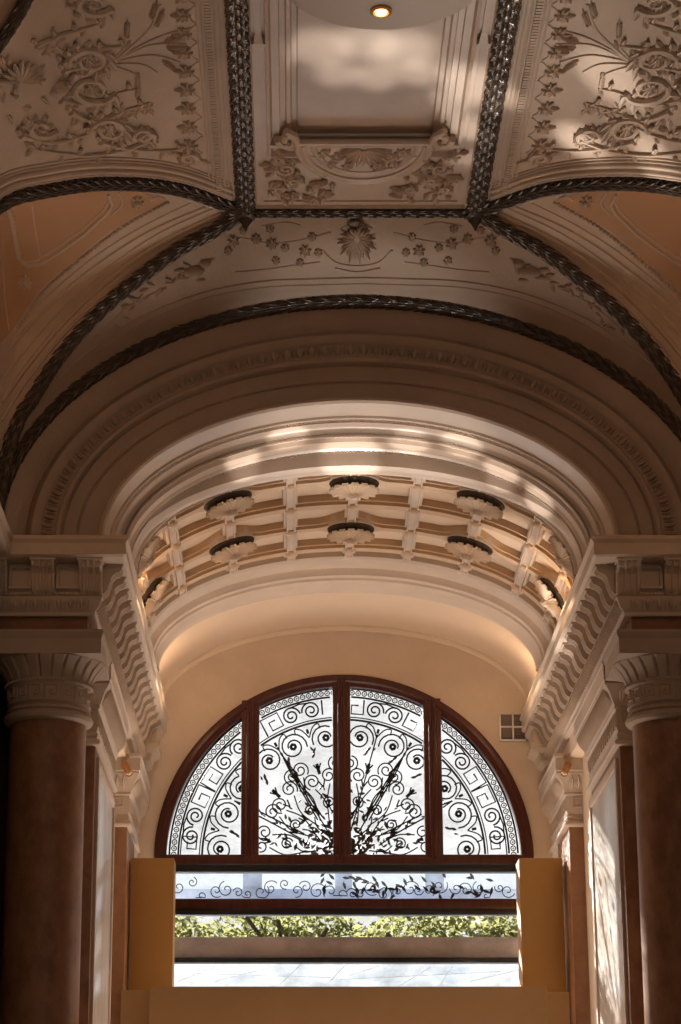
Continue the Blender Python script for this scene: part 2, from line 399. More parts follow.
# rosettes
def rosette_parts(p, nn, R):
    q = Vector((0, 0, 1)).rotation_difference(nn)
    rim = MB(); rim.lathe([(R*1.12, -.095), (R*1.12, -.005), (R*1.09, .008), (R*1.02, .008), (R*1.0, -.01)], p, 36, axis=nn)
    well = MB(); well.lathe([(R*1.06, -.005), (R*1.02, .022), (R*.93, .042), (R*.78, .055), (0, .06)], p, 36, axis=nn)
    pet = MB(); npet = 16
    for k in range(npet):
        a = 2*PI*(k+.5)/npet; d = q @ Vector((math.cos(a), math.sin(a), 0)); w = nn.cross(d).normalized(); rows = []
        for i in range(8):
            t = i/7; rr = R*(.10+.95*t); h = .120-.055*t**1.4+(.026 if t > .95 else (.010 if t > .8 else 0))
            ww = R*(.03+.145*math.sin(min(1, t*1.12)*PI*.56)) if t < .95 else R*.075
            c = p+d*rr+nn*h
            rows.append([c-w*ww-nn*.020, c-w*ww*.7+nn*.004, c-w*ww*.35-nn*.006, c+nn*.010, c+w*ww*.35-nn*.006, c+w*ww*.7+nn*.004, c+w*ww-nn*.020])
        pet.grid(rows)
    core = MB()
    core.lathe([(R*.24, .10), (R*.22, .135), (R*.12, .16), (0, .165)], p, 16, rf=lambda a, z: 1+.12*math.cos(8*a), axis=nn)
    return rim, pet, core, well
for yc in RY:
    for s_ in RS:
        p, nn = vp(s_, yc, .0), vn(s_); R = .222
        a, b, c, wl = rosette_parts(p, nn, R)
        ro = a.build('rosette', M['stucco'], vault); ro['label'] = 'flower boss with drooping petals'
        b.build('petals', M['plaster'], vault).parent = ro
        c.build('flower_core', M['stucco'], vault).parent = ro
        wl.build('shade_cup', M['well'], vault).parent = ro
for o in list(vault.children):
    for ch in o.children: ch.matrix_parent_inverse = Matrix.Identity(4)
    
m = MB(); m.arch([(.22, 20.46), (.06, 20.47), (.0, 20.49), (-.02, 20.53), (-.035, 20.56), (-.04, 20.62), (-.02, 20.66), (.0, 20.68), (.0, 20.74), (.11, 20.76)], AB, BB, ZS, 96); m.build('front_lip', M['stucco_gloss'], vault, smooth=30)
# --- transverse band and plain barrel beyond
m = MB()
m.arch([(.10, 23.30), (-.0, 23.32), (-.02, 23.36), (.0, 23.40), (.015, 23.78), (-.01, 23.80), (-.05, 23.82), (-.06, 23.88), (-.04, 23.92), (-.07, 23.94), (-.085, 24.05), (-.10, 24.08), (-.10, 24.30), (-.06, 24.33), (.0, 24.34), (.0, 24.36)], AB, BB, ZS, 96)
tb = m.build('trim_2', M['stucco'], kind='structure')
m = MB(); m.arch([(.02, 24.3), (.02, 26.2)], AB, BB, ZS, 72)
m.build('ceiling.001', M['plaster'], kind='structure')
m = MB(); m.arch([(.03, YE-.07), (-.005, YE-.06), (-.015, YE-.03), (-.03, YE-.02), (-.035, YE+.01)], AB, BB, ZS, 72); m.build('trim_3', M['plaster'], kind='structure')

# --- end wall with half-round opening
WX0 = -.012
WA, WB, WZ = 2.07, PZ(675, YE)-PZ(858, YE), PZ(858, YE)
print('window', WA, WB, WZ)
m = MB(); n = 96; inner, outer = [], []
for i in range(n+1):
    t = PI*i/n; c, s_ = math.cos(t), math.sin(t)
    inner.append((WX0+WA*c, YE, WZ+WB*s_)); k = min(3.2/max(abs(c), 1e-6), 2.9/max(s_, 1e-6)); outer.append((k*c, YE, WZ+k*s_))
inb = [(x, YE+.35, z) for x, y, z in inner]
m.grid([inb, inner, outer])
m.box(-3.2, -WA, YE, YE+.35, -1.6, WZ); m.box(WA, 3.2, YE, YE+.35, -1.6, WZ)
m.build('wall_end', M['endplaster'], kind='structure')
# --- passage side walls
for sx, nm in ((-1, 'wall_passage_left'), (1, 'wall_passage_right')):
    m = MB(); m.box(sx*2.42, sx*2.75, 20.3, 26.3, -1.6, 5.9); m.box(sx*2.3, sx*2.75, 19.8, 26.3, 5.85, 7.3)
    m.build(nm, M['plaster'], kind='structure')
# an added, unseen slab above the vaults keeps daylight out
# --- nave side walls (lunette walls of the side bays) and far piers
for sx, nm in ((-1, 'wall_left'), (1, 'wall_right')):
    m = MB(); m.box(sx*(XC+.12), sx*(XC+.5), -3, 19.0, -1.6, 9.6)
    m.build(nm, M['stucco_dark'], kind='structure')

# ================================================================== MAIN VAULT
def webpt_back(x, t):     # back web: t 0 at top curve, 1 at the wall arch
    ax = abs(x)
    if ax <= HX: ty, tz = YJ, ZJ
    else: ty, tz = Dy(ax), Dz(ax)
    az = Az(x); ay = 19.6
    if ax > XC-.02: az = min(az, tz)
    z = lerp(tz, az, t)+.10*math.sin(PI*t)*max(0, 1-ax/XC)
    return (x, lerp(ty, ay, t), z)
m = MB(); N = 100; xs = [-XC+2*XC*i/N for i in range(N+1)]
xs = sorted(set(xs+[-HX, HX]))
m.grid([[webpt_back(x, j/12) for j in range(13)] for x in xs])
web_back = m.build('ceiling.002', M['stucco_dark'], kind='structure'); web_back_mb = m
def side_pt(x, w):        # x>0 ; w 0 at the diagonal, 1 at arch E
    z0, z1 = Dz(x), Ez(x); y0, y1 = Dy(x), Ey(x)
    crown = ZJ+.02-.25*((x-HX)/(XC-HX))
    h = max(0, crown-(z0+z1)/2)
    # semi-elliptic between both edges
    c = 2*w-1
    return (x, lerp(y0, y1, w), lerp(z0, z1, w)+h*math.sqrt(max(0, 1-c*c)))
side_webs = {}
xs_side = [HX+(XC+.12-HX)*((i/60)) for i in range(61)]
def wfun(j, n): return .5-.5*math.cos(PI*j/n)
for sx in (-1, 1):
    m = MB(); n = 48
    rows = [[(sx*side_pt(min(x, XC), wfun(j, n))[0] if x <= XC else sx*x,)+side_pt(min(x, XC), wfun(j, n))[1:] for j in range(n+1)] for x in xs_side]
    def mf(i, j):
        x = xs_side[i]; p = side_pt(min(x, XC), wfun(j, n)); dist = (p[1]-Dy(min(x, XC)))
        return 0
    m.grid(rows, mfun=mf)
    side_webs[sx] = (m, m.build('ceiling.003' if sx < 0 else 'ceiling.004', [M['stucco'], M['peach']], kind='structure'))
pend = {}
for sx in (-1, 1):
    m = MB(); n = 40; rows = []
    for x in [HX+(XC-HX)*i/50 for i in range(51)]:
        hy = Ey(x)-YM
        rows.append([(sx*x, YM+hy*(2*j/n-1), Ez(x)+.0) for j in range(n+1)])
    m.grid(rows); pend[sx] = (m, m.build('ceiling.005' if sx < 0 else 'ceiling.006', M['stucco'], kind='structure'))
YN = 2*YM-YJ
for sx in (-1, 1):       # matching webs on the near side of the bays
    m0 = MB(); m0.v = [(x, 2*YM-y, z) for x, y, z in side_webs[sx][0].v]; m0.f = side_webs[sx][0].f; m0.mi = [0]*len(m0.f)
    m0.build('ceiling.007' if sx < 0 else 'ceiling.008', M['stucco'], kind='structure')
m = MB(); m.box(-3.6, 3.6, 10.4, 26.5, 9.3, 9.4); m.build('roof_light_block', M['dark'], kind='structure')  # unseen slab added to stop sky light leaking in from above
m = MB()
for sx in (-1, 1): m.box(sx*3.24, sx*3.6, 19.0, 26.5, -1.6, 9.35)
m.build('outer_light_block', M['dark'], kind='structure')  # unseen boxes added to stop light leaking past the columns
# flat ceiling panel with recess
ceil = empty('ceiling', (0, YM, ZJ), kind='structure')
def ring(mb, steps):   # steps: (halfx, y0, y1, z)
    rows = []
    for hx, y0, y1, z in steps: rows.append([(-hx, y0, z), (hx, y0, z), (hx, y1, z), (-hx, y1, z)])
    mb.grid(rows, close_v=True)
m = MB()
st = [(HX+.02, 0, 0, 0), (.89, .07, 0, 0), (.89, .07, 0, -.02), (.87, .09, 0, -.03), (.86, .10, 0, -.0), (.80, .16, 0, .0), (.80, .16, 0, .012), (.79, .17, 0, .012), (.765, 1.0, 0, .012), (.76, 1.0, 0, -.015), (.735, 1.03, 0, -.02), (.72, 1.05, 0, .02), (.665, 1.09, 0, .025), (.66, 1.10, 0, .05), (.62, 1.12, 0, .055), (.61, 1.13, 0, .035), (.58, 1.15, 0, .04), (.57, 1.16, 0, .075), (.535, 1.19, 0, .08), (.525, 1.20, 0, .10)]
ring(m, [(hx, YN+min(e, .2+.3*(e > .2)), YJ-e, ZJ+dz) for hx, e, _, dz in st])
m.build('panel_mouldings', M['stucco_gloss'], ceil, smooth=25)
m = MB(); hx, e = .525, 1.20; m.box(-hx, hx, YN+.3, YJ-e, ZJ+.10, ZJ+.14); m.build('recessed_field', M['stucco_gloss'], ceil)

# ================================================================== LAUREL RIBS
def catmull(pts, n):
    pts = [Vector(p) for p in pts]; out = []; k = len(pts)
    L = [0]
    for a, b in zip(pts, pts[1:]): L.append(L[-1]+(b-a).length)
    for i in range(n+1):
        s_ = L[-1]*i/n; j = 0
        while j < k-2 and L[j+1] < s_: j += 1
        t = (s_-L[j])/(L[j+1]-L[j]) if L[j+1] > L[j] else 0
        p0, p1, p2, p3 = pts[max(j-1, 0)], pts[j], pts[j+1], pts[min(j+2, k-1)]
        out.append(.5*((2*p1)+(-p0+p2)*t+(2*p0-5*p1+4*p2-p3)*t*t+(-p0+3*p1-3*p2+p3)*t**3))
    return out
def laurel(pts, R, down, label, step=None, material='laurel', rows=5, nm='laurel_rib'):
    # pts dense polyline ; down(i) the direction facing the room
    m = MB(); pts = [Vector(p) for p in pts]; k = len(pts)
    m.tube(pts, R*.72, 8, up=lambda i: -Vector(down(i)))
    L = 0
    step = step or R*1.05; acc = 0; row = 0
    for i in range(1, k):
        seg = (pts[i]-pts[i-1]); acc += seg.length
        if acc >= step:
            acc -= step; row += 1
            t = seg.normalized(); dn = Vector(down(i)); dn = (dn-t*dn.dot(t)).normalized(); sd = t.cross(dn)
            for q in range(rows):
                a = (q+(.5 if row % 2 else 0)-(rows-1)/2-.25)*(PI*1.15/rows)
                nn = dn*math.cos(a)+sd*math.sin(a)
                m.leaf(pts[i]+nn*R*.60-t*step*.5, t+sd*math.sin(a)*.25, nn, step*1.7, R*.86, R*.26, .05, 4)
    o = m.build(nm, M[material]); tag(o, label, 'moulding', 'dark laurel ribs of the vault'); return o
def room_dir(c): # direction from a ceiling point to the middle of the room
    c = Vector(c)
    return lambda i: c
DN = lambda pts: (lambda i: (Vector((0, 15.5, 4.0))-Vector(pts[i])).normalized())
for sx, w in ((-1, 'left'), (1, 'right')):
    p = [(sx*HX, YN+(YJ-YN)*i/200, ZJ-.02) for i in range(201)]
    o = laurel(p, .075, lambda i: Vector((0, 0, -1)), 'dark laurel rib running towards the viewer along the %s edge of the flat ceiling panel' % w, step=.085, material='laurel_glaze', rows=5)
p = [(-HX+2*HX*i/80, YJ, ZJ-.02) for i in range(81)]
laurel(p, .045, lambda i: Vector((0, -.5, -1)), 'thin dark laurel rib crossing level between the two ceiling rib junctions', step=.06)
for sx, w in ((-1, 'left'), (1, 'right')):
    xs2 = [HX+(XC-HX)*(i/160) for i in range(161)]
    pts = [Vector((sx*x, Dy(x)-.02, Dz(x)-.02)) for x in xs2]
    pts = catmull(pts[::8], 260)
    laurel(pts, .060, DN(pts), 'dark laurel rib falling diagonally to the %s corner pier by the great arch' % w, step=.07)
    pts = [Vector((sx*x, Ey(x)+.0, Ez(x)-.02)) for x in xs2]; pts = catmull(pts[::8], 260)
    laurel(pts, .06, DN(pts), 'dark laurel rib arching over the %s side bay under the ornate panel' % w, step=.07)
    pts = [Vector((sx*x, 2*YM-Ey(x), Ez(x)-.02)) for x in xs2]; pts = catmull(pts[::8], 200)
    laurel(pts, .06, DN(pts), 'dark laurel rib at the top %s corner, beyond the ornate panel' % w, step=.07)
pts = [Vector(((XC)*math.cos(PI*i/400), 19.58, ZS+2.17*math.sin(PI*i/400)-.0)) for i in range(401)]
laurel(pts, .060, DN(pts), 'broad dark laurel rib arching over the great front arch', step=.075)
for sx, w in ((-1, 'left'), (1, 'right')):
    m = MB(); m.lathe([(.0, -.20), (.012, -.17), (.03, -.13), (.045, -.11), (.05, -.09), (.085, -.07), (.09, -.03), (.07, 0)], (sx*HX, YJ, ZJ), 14, rf=lambda a, z: 1+.12*math.cos(6*a))
    tag(m.build('pendant_boss', M['laurel']), 'dark pendant boss where the ribs meet at the %s end of the level rib' % w, 'boss')

# ================================================================== SURFACE RELIEF TRACED ON THE REAL SURFACES
def bvh_of(*mbs):
    v, f = [], []
    for q in mbs:
        o = len(v); v += [Vector(x) for x in q.v]; f += [[i+o for i in ff] for ff in q.f]
    return BVHTree.FromPolygons(v, f)
def hit(bvh, px, py):
    d = ray(px, py); loc, nrm, idx, dist = bvh.ray_cast(CAM, d, 60)
    if loc is None: return None, None
    if nrm.dot(d) > 0: nrm = -nrm
    return loc, nrm
def smooth2(pts, n=None):
    P3 = [Vector((x, y, 0)) for x, y in pts]
    L = sum((b-a).length for a, b in zip(P3, P3[1:])); n = n or max(4, int(L/3.0))
    return [(q.x, q.y) for q in catmull(P3, n)]
def stroke(mb, bvh, pts, r, taper=False, n=None, flat=.7, nseg=6, sm=True):
    q = smooth2(pts, n) if sm else pts; out, nr = [], []
    for x, y in q:
        l, nn = hit(bvh, x, y)
        if l is None: continue
        out.append(l+nn*r*.25); nr.append(nn)
    if len(out) < 2: return
    mb.tube(out, (lambda t: r*(1-.75*t)) if taper else r, nseg, up=lambda i: nr[i], flat=flat)
def spiral(cx, cy, r0, turns, a0, sgn=1, sq=1.0, r1=.12):
    n = int(18*turns); return [(cx+r0*(1-(1-r1)*i/n)*math.cos(a0+sgn*2*PI*turns*i/n), cy+sq*r0*(1-(1-r1)*i/n)*math.sin(a0+sgn*2*PI*turns*i/n)) for i in range(n+1)]
def rleaf(mb, bvh, x, y, ang, L, W, T=.03, lift=.12):
    a, nn = hit(bvh, x, y); b, _ = hit(bvh, x+L*math.cos(ang), y+L*math.sin(ang))
    if a is None or b is None or (b-a).length > .8: return
    mb.leaf(a, b-a, nn, (b-a).length, W/130.0, T, lift, 5)
def flip(bvh_pts): pass

# ORNATE PANELS (pendentives)
bv = bvh_of(pend[-1][0])
def ornate():
    g = MB()   # scrolls
    scr = [(175/2, 120/2, 21, 1.6, 2.8, 1, .62), (182/2, 178/2, 23, 1.7, 0.3, 1, .62), (215/2, 258/2, 19, 1.6, 3.0, 1, .62), (285/2, 270/2, 10, 1.3, 3.2, 1, .8),
           (40, 128, 15, 1.4, .2, 1, .6), (92, 3, 20, 1.5, .4, 1, .55), (148, 137, 8, 1.3, 3.5, 1, .8), (188, 157, 9, 1.3, 0, -1, .6)]
    for cx, cy, r, tn, a0, sg, sq in scr:
        stroke(g, bv, spiral(cx, cy, r, tn, a0, sg, sq), .034, True, sm=False, flat=1.0)
        l, nn = hit(bv, cx, cy)
        if l is not None:
            for k in range(9):
                a = 2*PI*k/9; rleaf(g, bv, cx+1.5*math.cos(a), cy+1.2*math.sin(a), a, 6.5, 5, .025, .25)
        for k in range(9):   # acanthus fringe round the scroll
            a = a0+sg*2*PI*k/11; rleaf(g, bv, cx+r*.95*math.cos(a), cy+sq*r*.95*math.sin(a), a+sg*.9, r*.5, r*.45, .035, .25)
    # long stems
    st = [[(70, 112), (95, 120), (130, 108), (150, 102)], [(60, 100), (90, 104), (120, 92), (140, 88)], [(150, 139), (120, 150), (80, 155), (30, 148)], [(62, 70), (85, 66), (110, 58)], [(60, 62), (90, 50), (125, 45), (130, 40)],
          [(20, 135), (50, 142), (80, 136), (105, 124)], [(100, 142), (130, 148), (160, 150), (190, 147)], [(35, 45), (60, 35), (85, 28), (105, 20)]]
    for s_ in st:
        stroke(g, bv, s_, .026, True, flat=1.0)
        for q_, (x, y) in enumerate(smooth2(s_, 7)):
            rleaf(g, bv, x, y, 2.2 if q_ % 2 else -2.0, 9, 6, .03, .2)
    # wheat and feather fan
    fan = [((112, 62), (150, 45), (186, 44)), ((112, 62), (140, 40), (158, 20)), ((112, 62), (150, 55), (180, 62)), ((112, 62), (148, 30), (160, 4)), ((112, 64), (140, 64), (156, 72)), ((112, 66), (134, 74), (137, 86)), ((112, 60), (125, 45), (126, 30)), ((112, 61), (155, 38), (190, 28))]
    for f in fan: stroke(g, bv, list(f), .012)
    for (x, y, a, L, W) in [(126, 38, -1.5, 20, 9), (155, 26, -1.1, 20, 9), (162, 60, .6, 18, 8), (137, 72, 1.55, 19, 9), (166, 47, -.05, 22, 7), (164, 42, -.4, 24, 7), (150, 18, -1.2, 20, 8)]:
        rleaf(g, bv, x, y, a, L, W*.5, .04, .03)
        for k in range(4):
            tt = k/4
            for q_ in (-.5, .5): rleaf(g, bv, x+math.cos(a)*L*tt*.7, y+math.sin(a)*L*tt*.7, a+q_, L*.28, W*.3, .025)
    # shell on the left
    for k in range(9):
        a = -PI*.95+k*PI*.11; rleaf(g, bv, 20, 82, a, 24, 7, .03)
    # mask and drapery beneath the shell
    for k in range(26):
        x, y = random.uniform(0, 78), random.uniform(60, 150)
        rleaf(g, bv, x, y, random.uniform(-3, 3), random.uniform(7, 13), random.uniform(5, 8), .03)
    l, nn = hit(bv, 57, 88)
    if l is not None:
        g.ball(l, .085, 12, 8, (1, .8, .8)); 
        for q in ((53, 84), (61, 85)):
            a, b = hit(bv, *q); g.ball(a+b*.055, .018, 6, 4)
    # small sprays
    for pts in ([(120, 108), (133, 112), (140, 108), (150, 109)], [(46, 50), (56, 47), (62, 52)]):
        stroke(g, bv, pts, .012)
        for (x, y) in pts:
            for a in (-1.2, 1.0, 2.4): rleaf(g, bv, x, y, a, 7, 4.5, .02)
    return g
def fleurs():
    g = MB()
    for k in range(9):
        y = 145-k*18.6; x = 192-k*1.0
        for a, L, W in ((PI, 13, 7), (PI-.75, 9, 6), (PI+.75, 9, 6), (PI-1.4, 7, 5), (PI+1.4, 7, 5), (0, 8, 5), (.8, 7, 4), (-.8, 7, 4)):
            rleaf(g, bv, x-2, y, a, L, W, .028)
        l, nn = hit(bv, x-1, y)
        if l is not None: g.ball(l+nn*.015, .022, 6, 4)
        stroke(g, bv, [(x+10, y+8), (x+5, y+5), (x+3, y), (x+5, y-5), (x+10, y-9)], .010)
    for k in range(7): rleaf(g, bv, 165+k*6, 150+k*1.6, .3, 10, 7, .025)
    return g
def dentils(sx):
    g = MB()
    x0 = 1.16
    for k in range(150):
        y = YN+.25+k*.042
        if y > Ey(x0)-.24: break
        z = Ez(x0); g.box(sx*(x0-.022), sx*(x0+.022), y-.013, y+.013, z-.028, z+.02)
    for xo, r in ((1.115, .012), (1.205, .010), (1.045, .012), (1.08, .008), (1.235, .008)):
        g.tube([(sx*xo, YN+.2+(Ey(xo)-.2-YN-.2)*i/30, Ez(xo)-.004) for i in range(31)], r, 6)
    return g
for sx, w in ((-1, 'left'), (1, 'right')):
    a, b, c = ornate(), fleurs(), dentils(sx)
    if sx > 0: a.mirror(); b.mirror()
    par = pend[sx][1]
    a.build('scroll_relief', M['stucco'], par, label='scrolls, shell, mask and fan of wheat in relief')
    b.build('fleuron_row', M['stucco'], par); c.build('dentil_border', M['stucco'], par, smooth=30)
    # mouldings following the arch E
    m = MB()
    offs = [(.10, .018), (.15, .028), (.20, .012), (.24, .03), (.285, .012), (.33, .008)]
    for of, r in offs:
        pts = []
        for i in range(60):
            x = HX+.11+(XC-HX-.12)*i/59; pts.append((sx*x, Ey(x)-of*1.25, Ez(x)-.004))
        m.tube(pts, r, 8, flat=.8)
    m.build('arch_moulding', M['stucco'], par, smooth=60)

# SIDE WEBS
bs = bvh_of(side_webs[-1][0])
def web_px(lst, r, bvh, mb, **k): stroke(mb, bvh, lst, r, **k)
m = MB()
for lst, r in (([(228, 217), (172, 243), (118, 283), (68, 330), (28, 380), (2, 420)], .014), ([(222, 213), (165, 240), (110, 279), (60, 326), (20, 376), (2, 402)], .022),
               ([(212, 209), (158, 234), (104, 271), (54, 316), (14, 364), (2, 382)], .012), ([(205, 207), (150, 231), (96, 266), (46, 308), (8, 350)], .016), ([(190, 203), (140, 228), (92, 259), (46, 298), (14, 334)], .010)):
    stroke(m, bs, lst, r)
frame = [(8, 206), (14, 232), (19, 258), (28, 266), (40, 264), (62, 250), (84, 234), (106, 214), (112, 204), (108, 194)]
stroke(m, bs, frame, .020, sm=False); stroke(m, bs, [(x-3, y-4) for x, y in frame[2:]], .010, sm=False)
stroke(m, bs, [(2, 262), (5, 300), (9, 330)], .012); stroke(m, bs, [(32, 206), (36, 235), (40, 256)], .008)
def rowbeads(mb, bvh, lst, r, n):
    for x, y in smooth2(lst, n):
        l, nn = hit(bvh, x, y)
        if l is not None: mb.ball(l+nn*r*.3, r, 6, 4)
dl = [(167, 202), (125, 225), (85, 255), (45, 290), (15, 330)]
rowbeads(m, bs, dl, .020, 44); rowbeads(m, bs, [(13, 206), (16, 232), (21, 262)], .016, 14)
rs = MB()
for cx, cy, R in ((25, 282, 8), (137, 201, 7)):
    for k in range(8): rleaf(rs, bs, cx, cy, 2*PI*k/8, R, 6, .03, .15)
    l, nn = hit(bs, cx, cy)
    if l is not None: rs.ball(l+nn*.03, .025, 8, 5)
for pts in ([(118, 192), (122, 203), (112, 214)], [(150, 200), (158, 196), (164, 199)]): stroke(rs, bs, pts, .014)
# peach field polygon traced between the dentil line and arch E
def field(bvh, sx):
    g = MB(); top = [(-2, 215), (15, 204), (40, 196), (75, 190), (110, 188), (140, 191), (165, 199)]
    bot = [(-2, 345), (15, 326), (40, 290), (75, 260), (110, 231), (140, 215), (165, 201)]
    T = smooth2(top, 40); B = smooth2(bot, 40); rows = []
    for (a, b), (c, d) in zip(T, B):
        row = []
        for j in range(13):
            t = j/12; l, nn = hit(bvh, lerp(a, c, t), lerp(b, d, t))
            if l is None: l, nn = (row[-1], Vector((0, 0, 0))) if row else (None, None)
            if l is None: break
            row.append(l+nn*.004)
        if len(row) == 13: rows.append(row)
    if len(rows) > 1: g.grid(rows)
    return g
fld = field(bs, -1)
import copy
for sx in (-1, 1):
    a, b, c = copy.deepcopy(m), copy.deepcopy(rs), copy.deepcopy(fld)
    if sx > 0: a.mirror(); b.mirror(); c.mirror()
    a.build('coffer_mouldings', M['stucco'], side_webs[sx][1]); b.build('rosette_relief', M['stucco'], side_webs[sx][1]); c.build('peach_field', M['peach'], side_webs[sx][1], label='peach coloured field inside the coffer mouldings')

# BACK WEB relief: garlands, putti, flower basket
bb = bvh_of(web_back_mb)
m = MB()
def mir(x): return 2*362.0-x
def both(fn):
    fn(lambda x: x, 1); fn(lambda x: mir(x), -1)
def backrel(fx, s_):
    L = lambda lst: [(fx(x), y) for x, y in lst]
    stroke(m, bb, L([(330, 232), (300, 240), (270, 243), (245, 238), (225, 236)]), .012, True)
    stroke(m, bb, L([(320, 262), (290, 266), (262, 270), (235, 272)]), .010)
    stroke(m, bb, L([(300, 225), (285, 222), (262, 226)]), .010)
    for (x, y) in ((272, 243), (233, 240), (285, 247), (256, 238), (228, 250), (243, 230), (270, 228), (276, 260), (305, 250), (312, 236), (318, 252), (300, 262)):
        for k in range(7): rleaf(m, bb, fx(x), y, 2*PI*k/7+x, 4.5+(k*3+int(x)) % 3, 5, .026, .2)
    # putto: head, trunk, limbs
    for (x, y, r, sc) in ((205, 262, .055, (1, .7, 1)), (192, 270, .085, (1.3, .6, .8)), (180, 278, .05, (1.6, .6, .6)), (178, 270, .04, (1.5, .6, .6)), (168, 283, .035, (1.6, .5, .5)), (200, 280, .04, (1.2, .5, .6))):
        l, nn = hit(bb, fx(x), y)
        if l is not None: m.ball(l, r, 10, 6, sc)
    for k in range(16): rleaf(m, bb, fx(215-k*6), 258+k*3.1+4*math.sin(k), PI*(.9 if s_ > 0 else .1)+math.sin(k*2)*.9, 10, 6, .022, .15)
    stroke(m, bb, L([(165, 288), (148, 296), (130, 306), (115, 318), (100, 333)]), .014, True)
    for k in range(8): rleaf(m, bb, fx(150-k*7), 294+k*6.0, 2.4*s_+k, 8, 5, .02)
    stroke(m, bb, L([(362, 278), (320, 279), (260, 282), (200, 294), (140, 318), (90, 350), (60, 378)]), .014)
    stroke(m, bb, L([(362, 284), (320, 285), (260, 288), (200, 300), (140, 325), (92, 357)]), .008)
both(backrel)
for k in range(22):
    a = 2*PI*k/22; rleaf(m, bb, 357+3*math.cos(a), 240+3*math.sin(a), a, 13+4*(k % 2), 6, .03, .25)
for k in range(10): rleaf(m, bb, 357, 226+k*.5, -PI/2+(k-4.5)*.28, 12, 5, .02, .2)
for q in ([(342, 228), (357, 222), (372, 228)], [(335, 268), (357, 272), (380, 268)], [(322, 250), (335, 262), (357, 266), (379, 262), (392, 250)]): stroke(m, bb, q, .012)
m.build('garland_relief', M['stucco_dark'], web_back, label='garlands, cherubs and a central flower in low relief')

# CEILING CARTOUCHE (flat end of the recessed panel)
m = MB(); cz = ZJ-.0; cyc = YJ-1.22
def halfring(mb, a, b, r, z):
    mb.tube([(a*math.cos(PI*i/40), cyc+b*math.sin(PI*i/40), z) for i in range(41)], r, 8, up=(0, 0, 1))
for a, b_, r in ((.53, .68, .026), (.485, .62, .034), (.42, .54, .016), (.39, .50, .024)): halfring(m, a, b_, r, cz+.0)
m.tube([(-.56+1.12*i/30, cyc-.02, cz+.0) for i in range(31)], .03, 8); m.tube([(-.46+.92*i/30, cyc+.04, cz+.0) for i in range(31)], .016, 8)
g = MB()
g.grid([[(.50*math.cos(PI*i/40)*k, cyc+.65*math.sin(PI*i/40)*k, cz+.0-.012*k) for i in range(41)] for k in (0, .3, .6, .8, 1)])
g.build('cartouche_bed', M['stucco_gloss'], ceil)
for k in range(11):
    a = PI*(.06+.88*k/10); d = Vector((math.cos(a), math.sin(a)*1.3, 0)); m.leaf(Vector((0, cyc+.07, cz-.01))+d*.03, d, (0, 0, -1), .17*d.length, .055, .035, .15)
def vol(cx, cy2, r, w_, sx, ty=1.3):
    m.tube([(sx*(cx+r*(1-.9*i/24)*math.cos(4*PI*i/24*.8)), cyc+cy2+ty*r*(1-.9*i/24)*math.sin(4*PI*i/24*.8), cz-.015) for i in range(25)], w_, 6)
    for k in range(7): a = 2*PI*k/7; m.leaf((sx*(cx+r*math.cos(a)), cyc+cy2+ty*r*math.sin(a), cz-.01), (math.cos(a+1), math.sin(a+1), 0), (0, 0, -1), r*.8, r*.5, .025, .15)
for sx in (-1, 1):
    for q in ((.20, .20, .06), (.31, .13, .045), (.12, .36, .045), (.25, .33, .035)): vol(*q, .013, sx)
    for k in range(60):
        x = random.uniform(.22, .76); y = cyc+random.uniform(.12, 1.05)
        if (x/.57)**2+((y-cyc)/.73)**2 < 1.0 or y > YJ-.2: continue
        an = random.uniform(0, 2*PI); m.leaf((sx*x, y, cz-.0), (math.cos(an), math.sin(an), 0), (0, 0, -1), .10, .055, .035, .2)
    for q in ((.62, .42, .075), (.56, .66, .06), (.68, .26, .05), (.40, .80, .045), (.68, .80, .05)): vol(*q, .017, sx)
    m.tube([(sx*(.60+.085*math.cos(t*.35)*(1-t/26)), cyc-.10+.13*math.sin(t*.35)*(1-t/26), cz-.01) for t in range(24)], .032, 8)
    m.tube([(sx*.52, cyc+.0, cz-.01), (sx*.55, cyc-.16, cz-.01), (sx*.62, cyc-.24, cz-.01)], .03, 8)
    m.box(sx*.60, sx*.74, cyc-.03, cyc+.02, cz-.03, cz+.02)
m.build('cartouche', M['stucco_gloss'], ceil, label='half oval cartouche with a shell and scrolls')
for sx in (-1, 1):   # small guttae brackets on the mouldings
    m = MB(); y = P(269, 35, 16.0).y
    py_y = None
    d = ray(269, 38); s_ = (ZJ-CAM.z)/d.z; yy = s_*d.y
    m.box(sx*.76, sx*.86, yy, yy+.05, ZJ-.05, ZJ+.01); 
    m.grid([[(sx*.79, yy-.12, ZJ-.01), (sx*.83, yy-.12, ZJ-.01)], [(sx*.775, yy, ZJ-.05), (sx*.845, yy, ZJ-.05)]]); m.box(sx*.79, sx*.83, yy-1.2, yy-.1, ZJ-.02, ZJ+.01)
    m.build('bracket', M['stucco_gloss'], ceil)

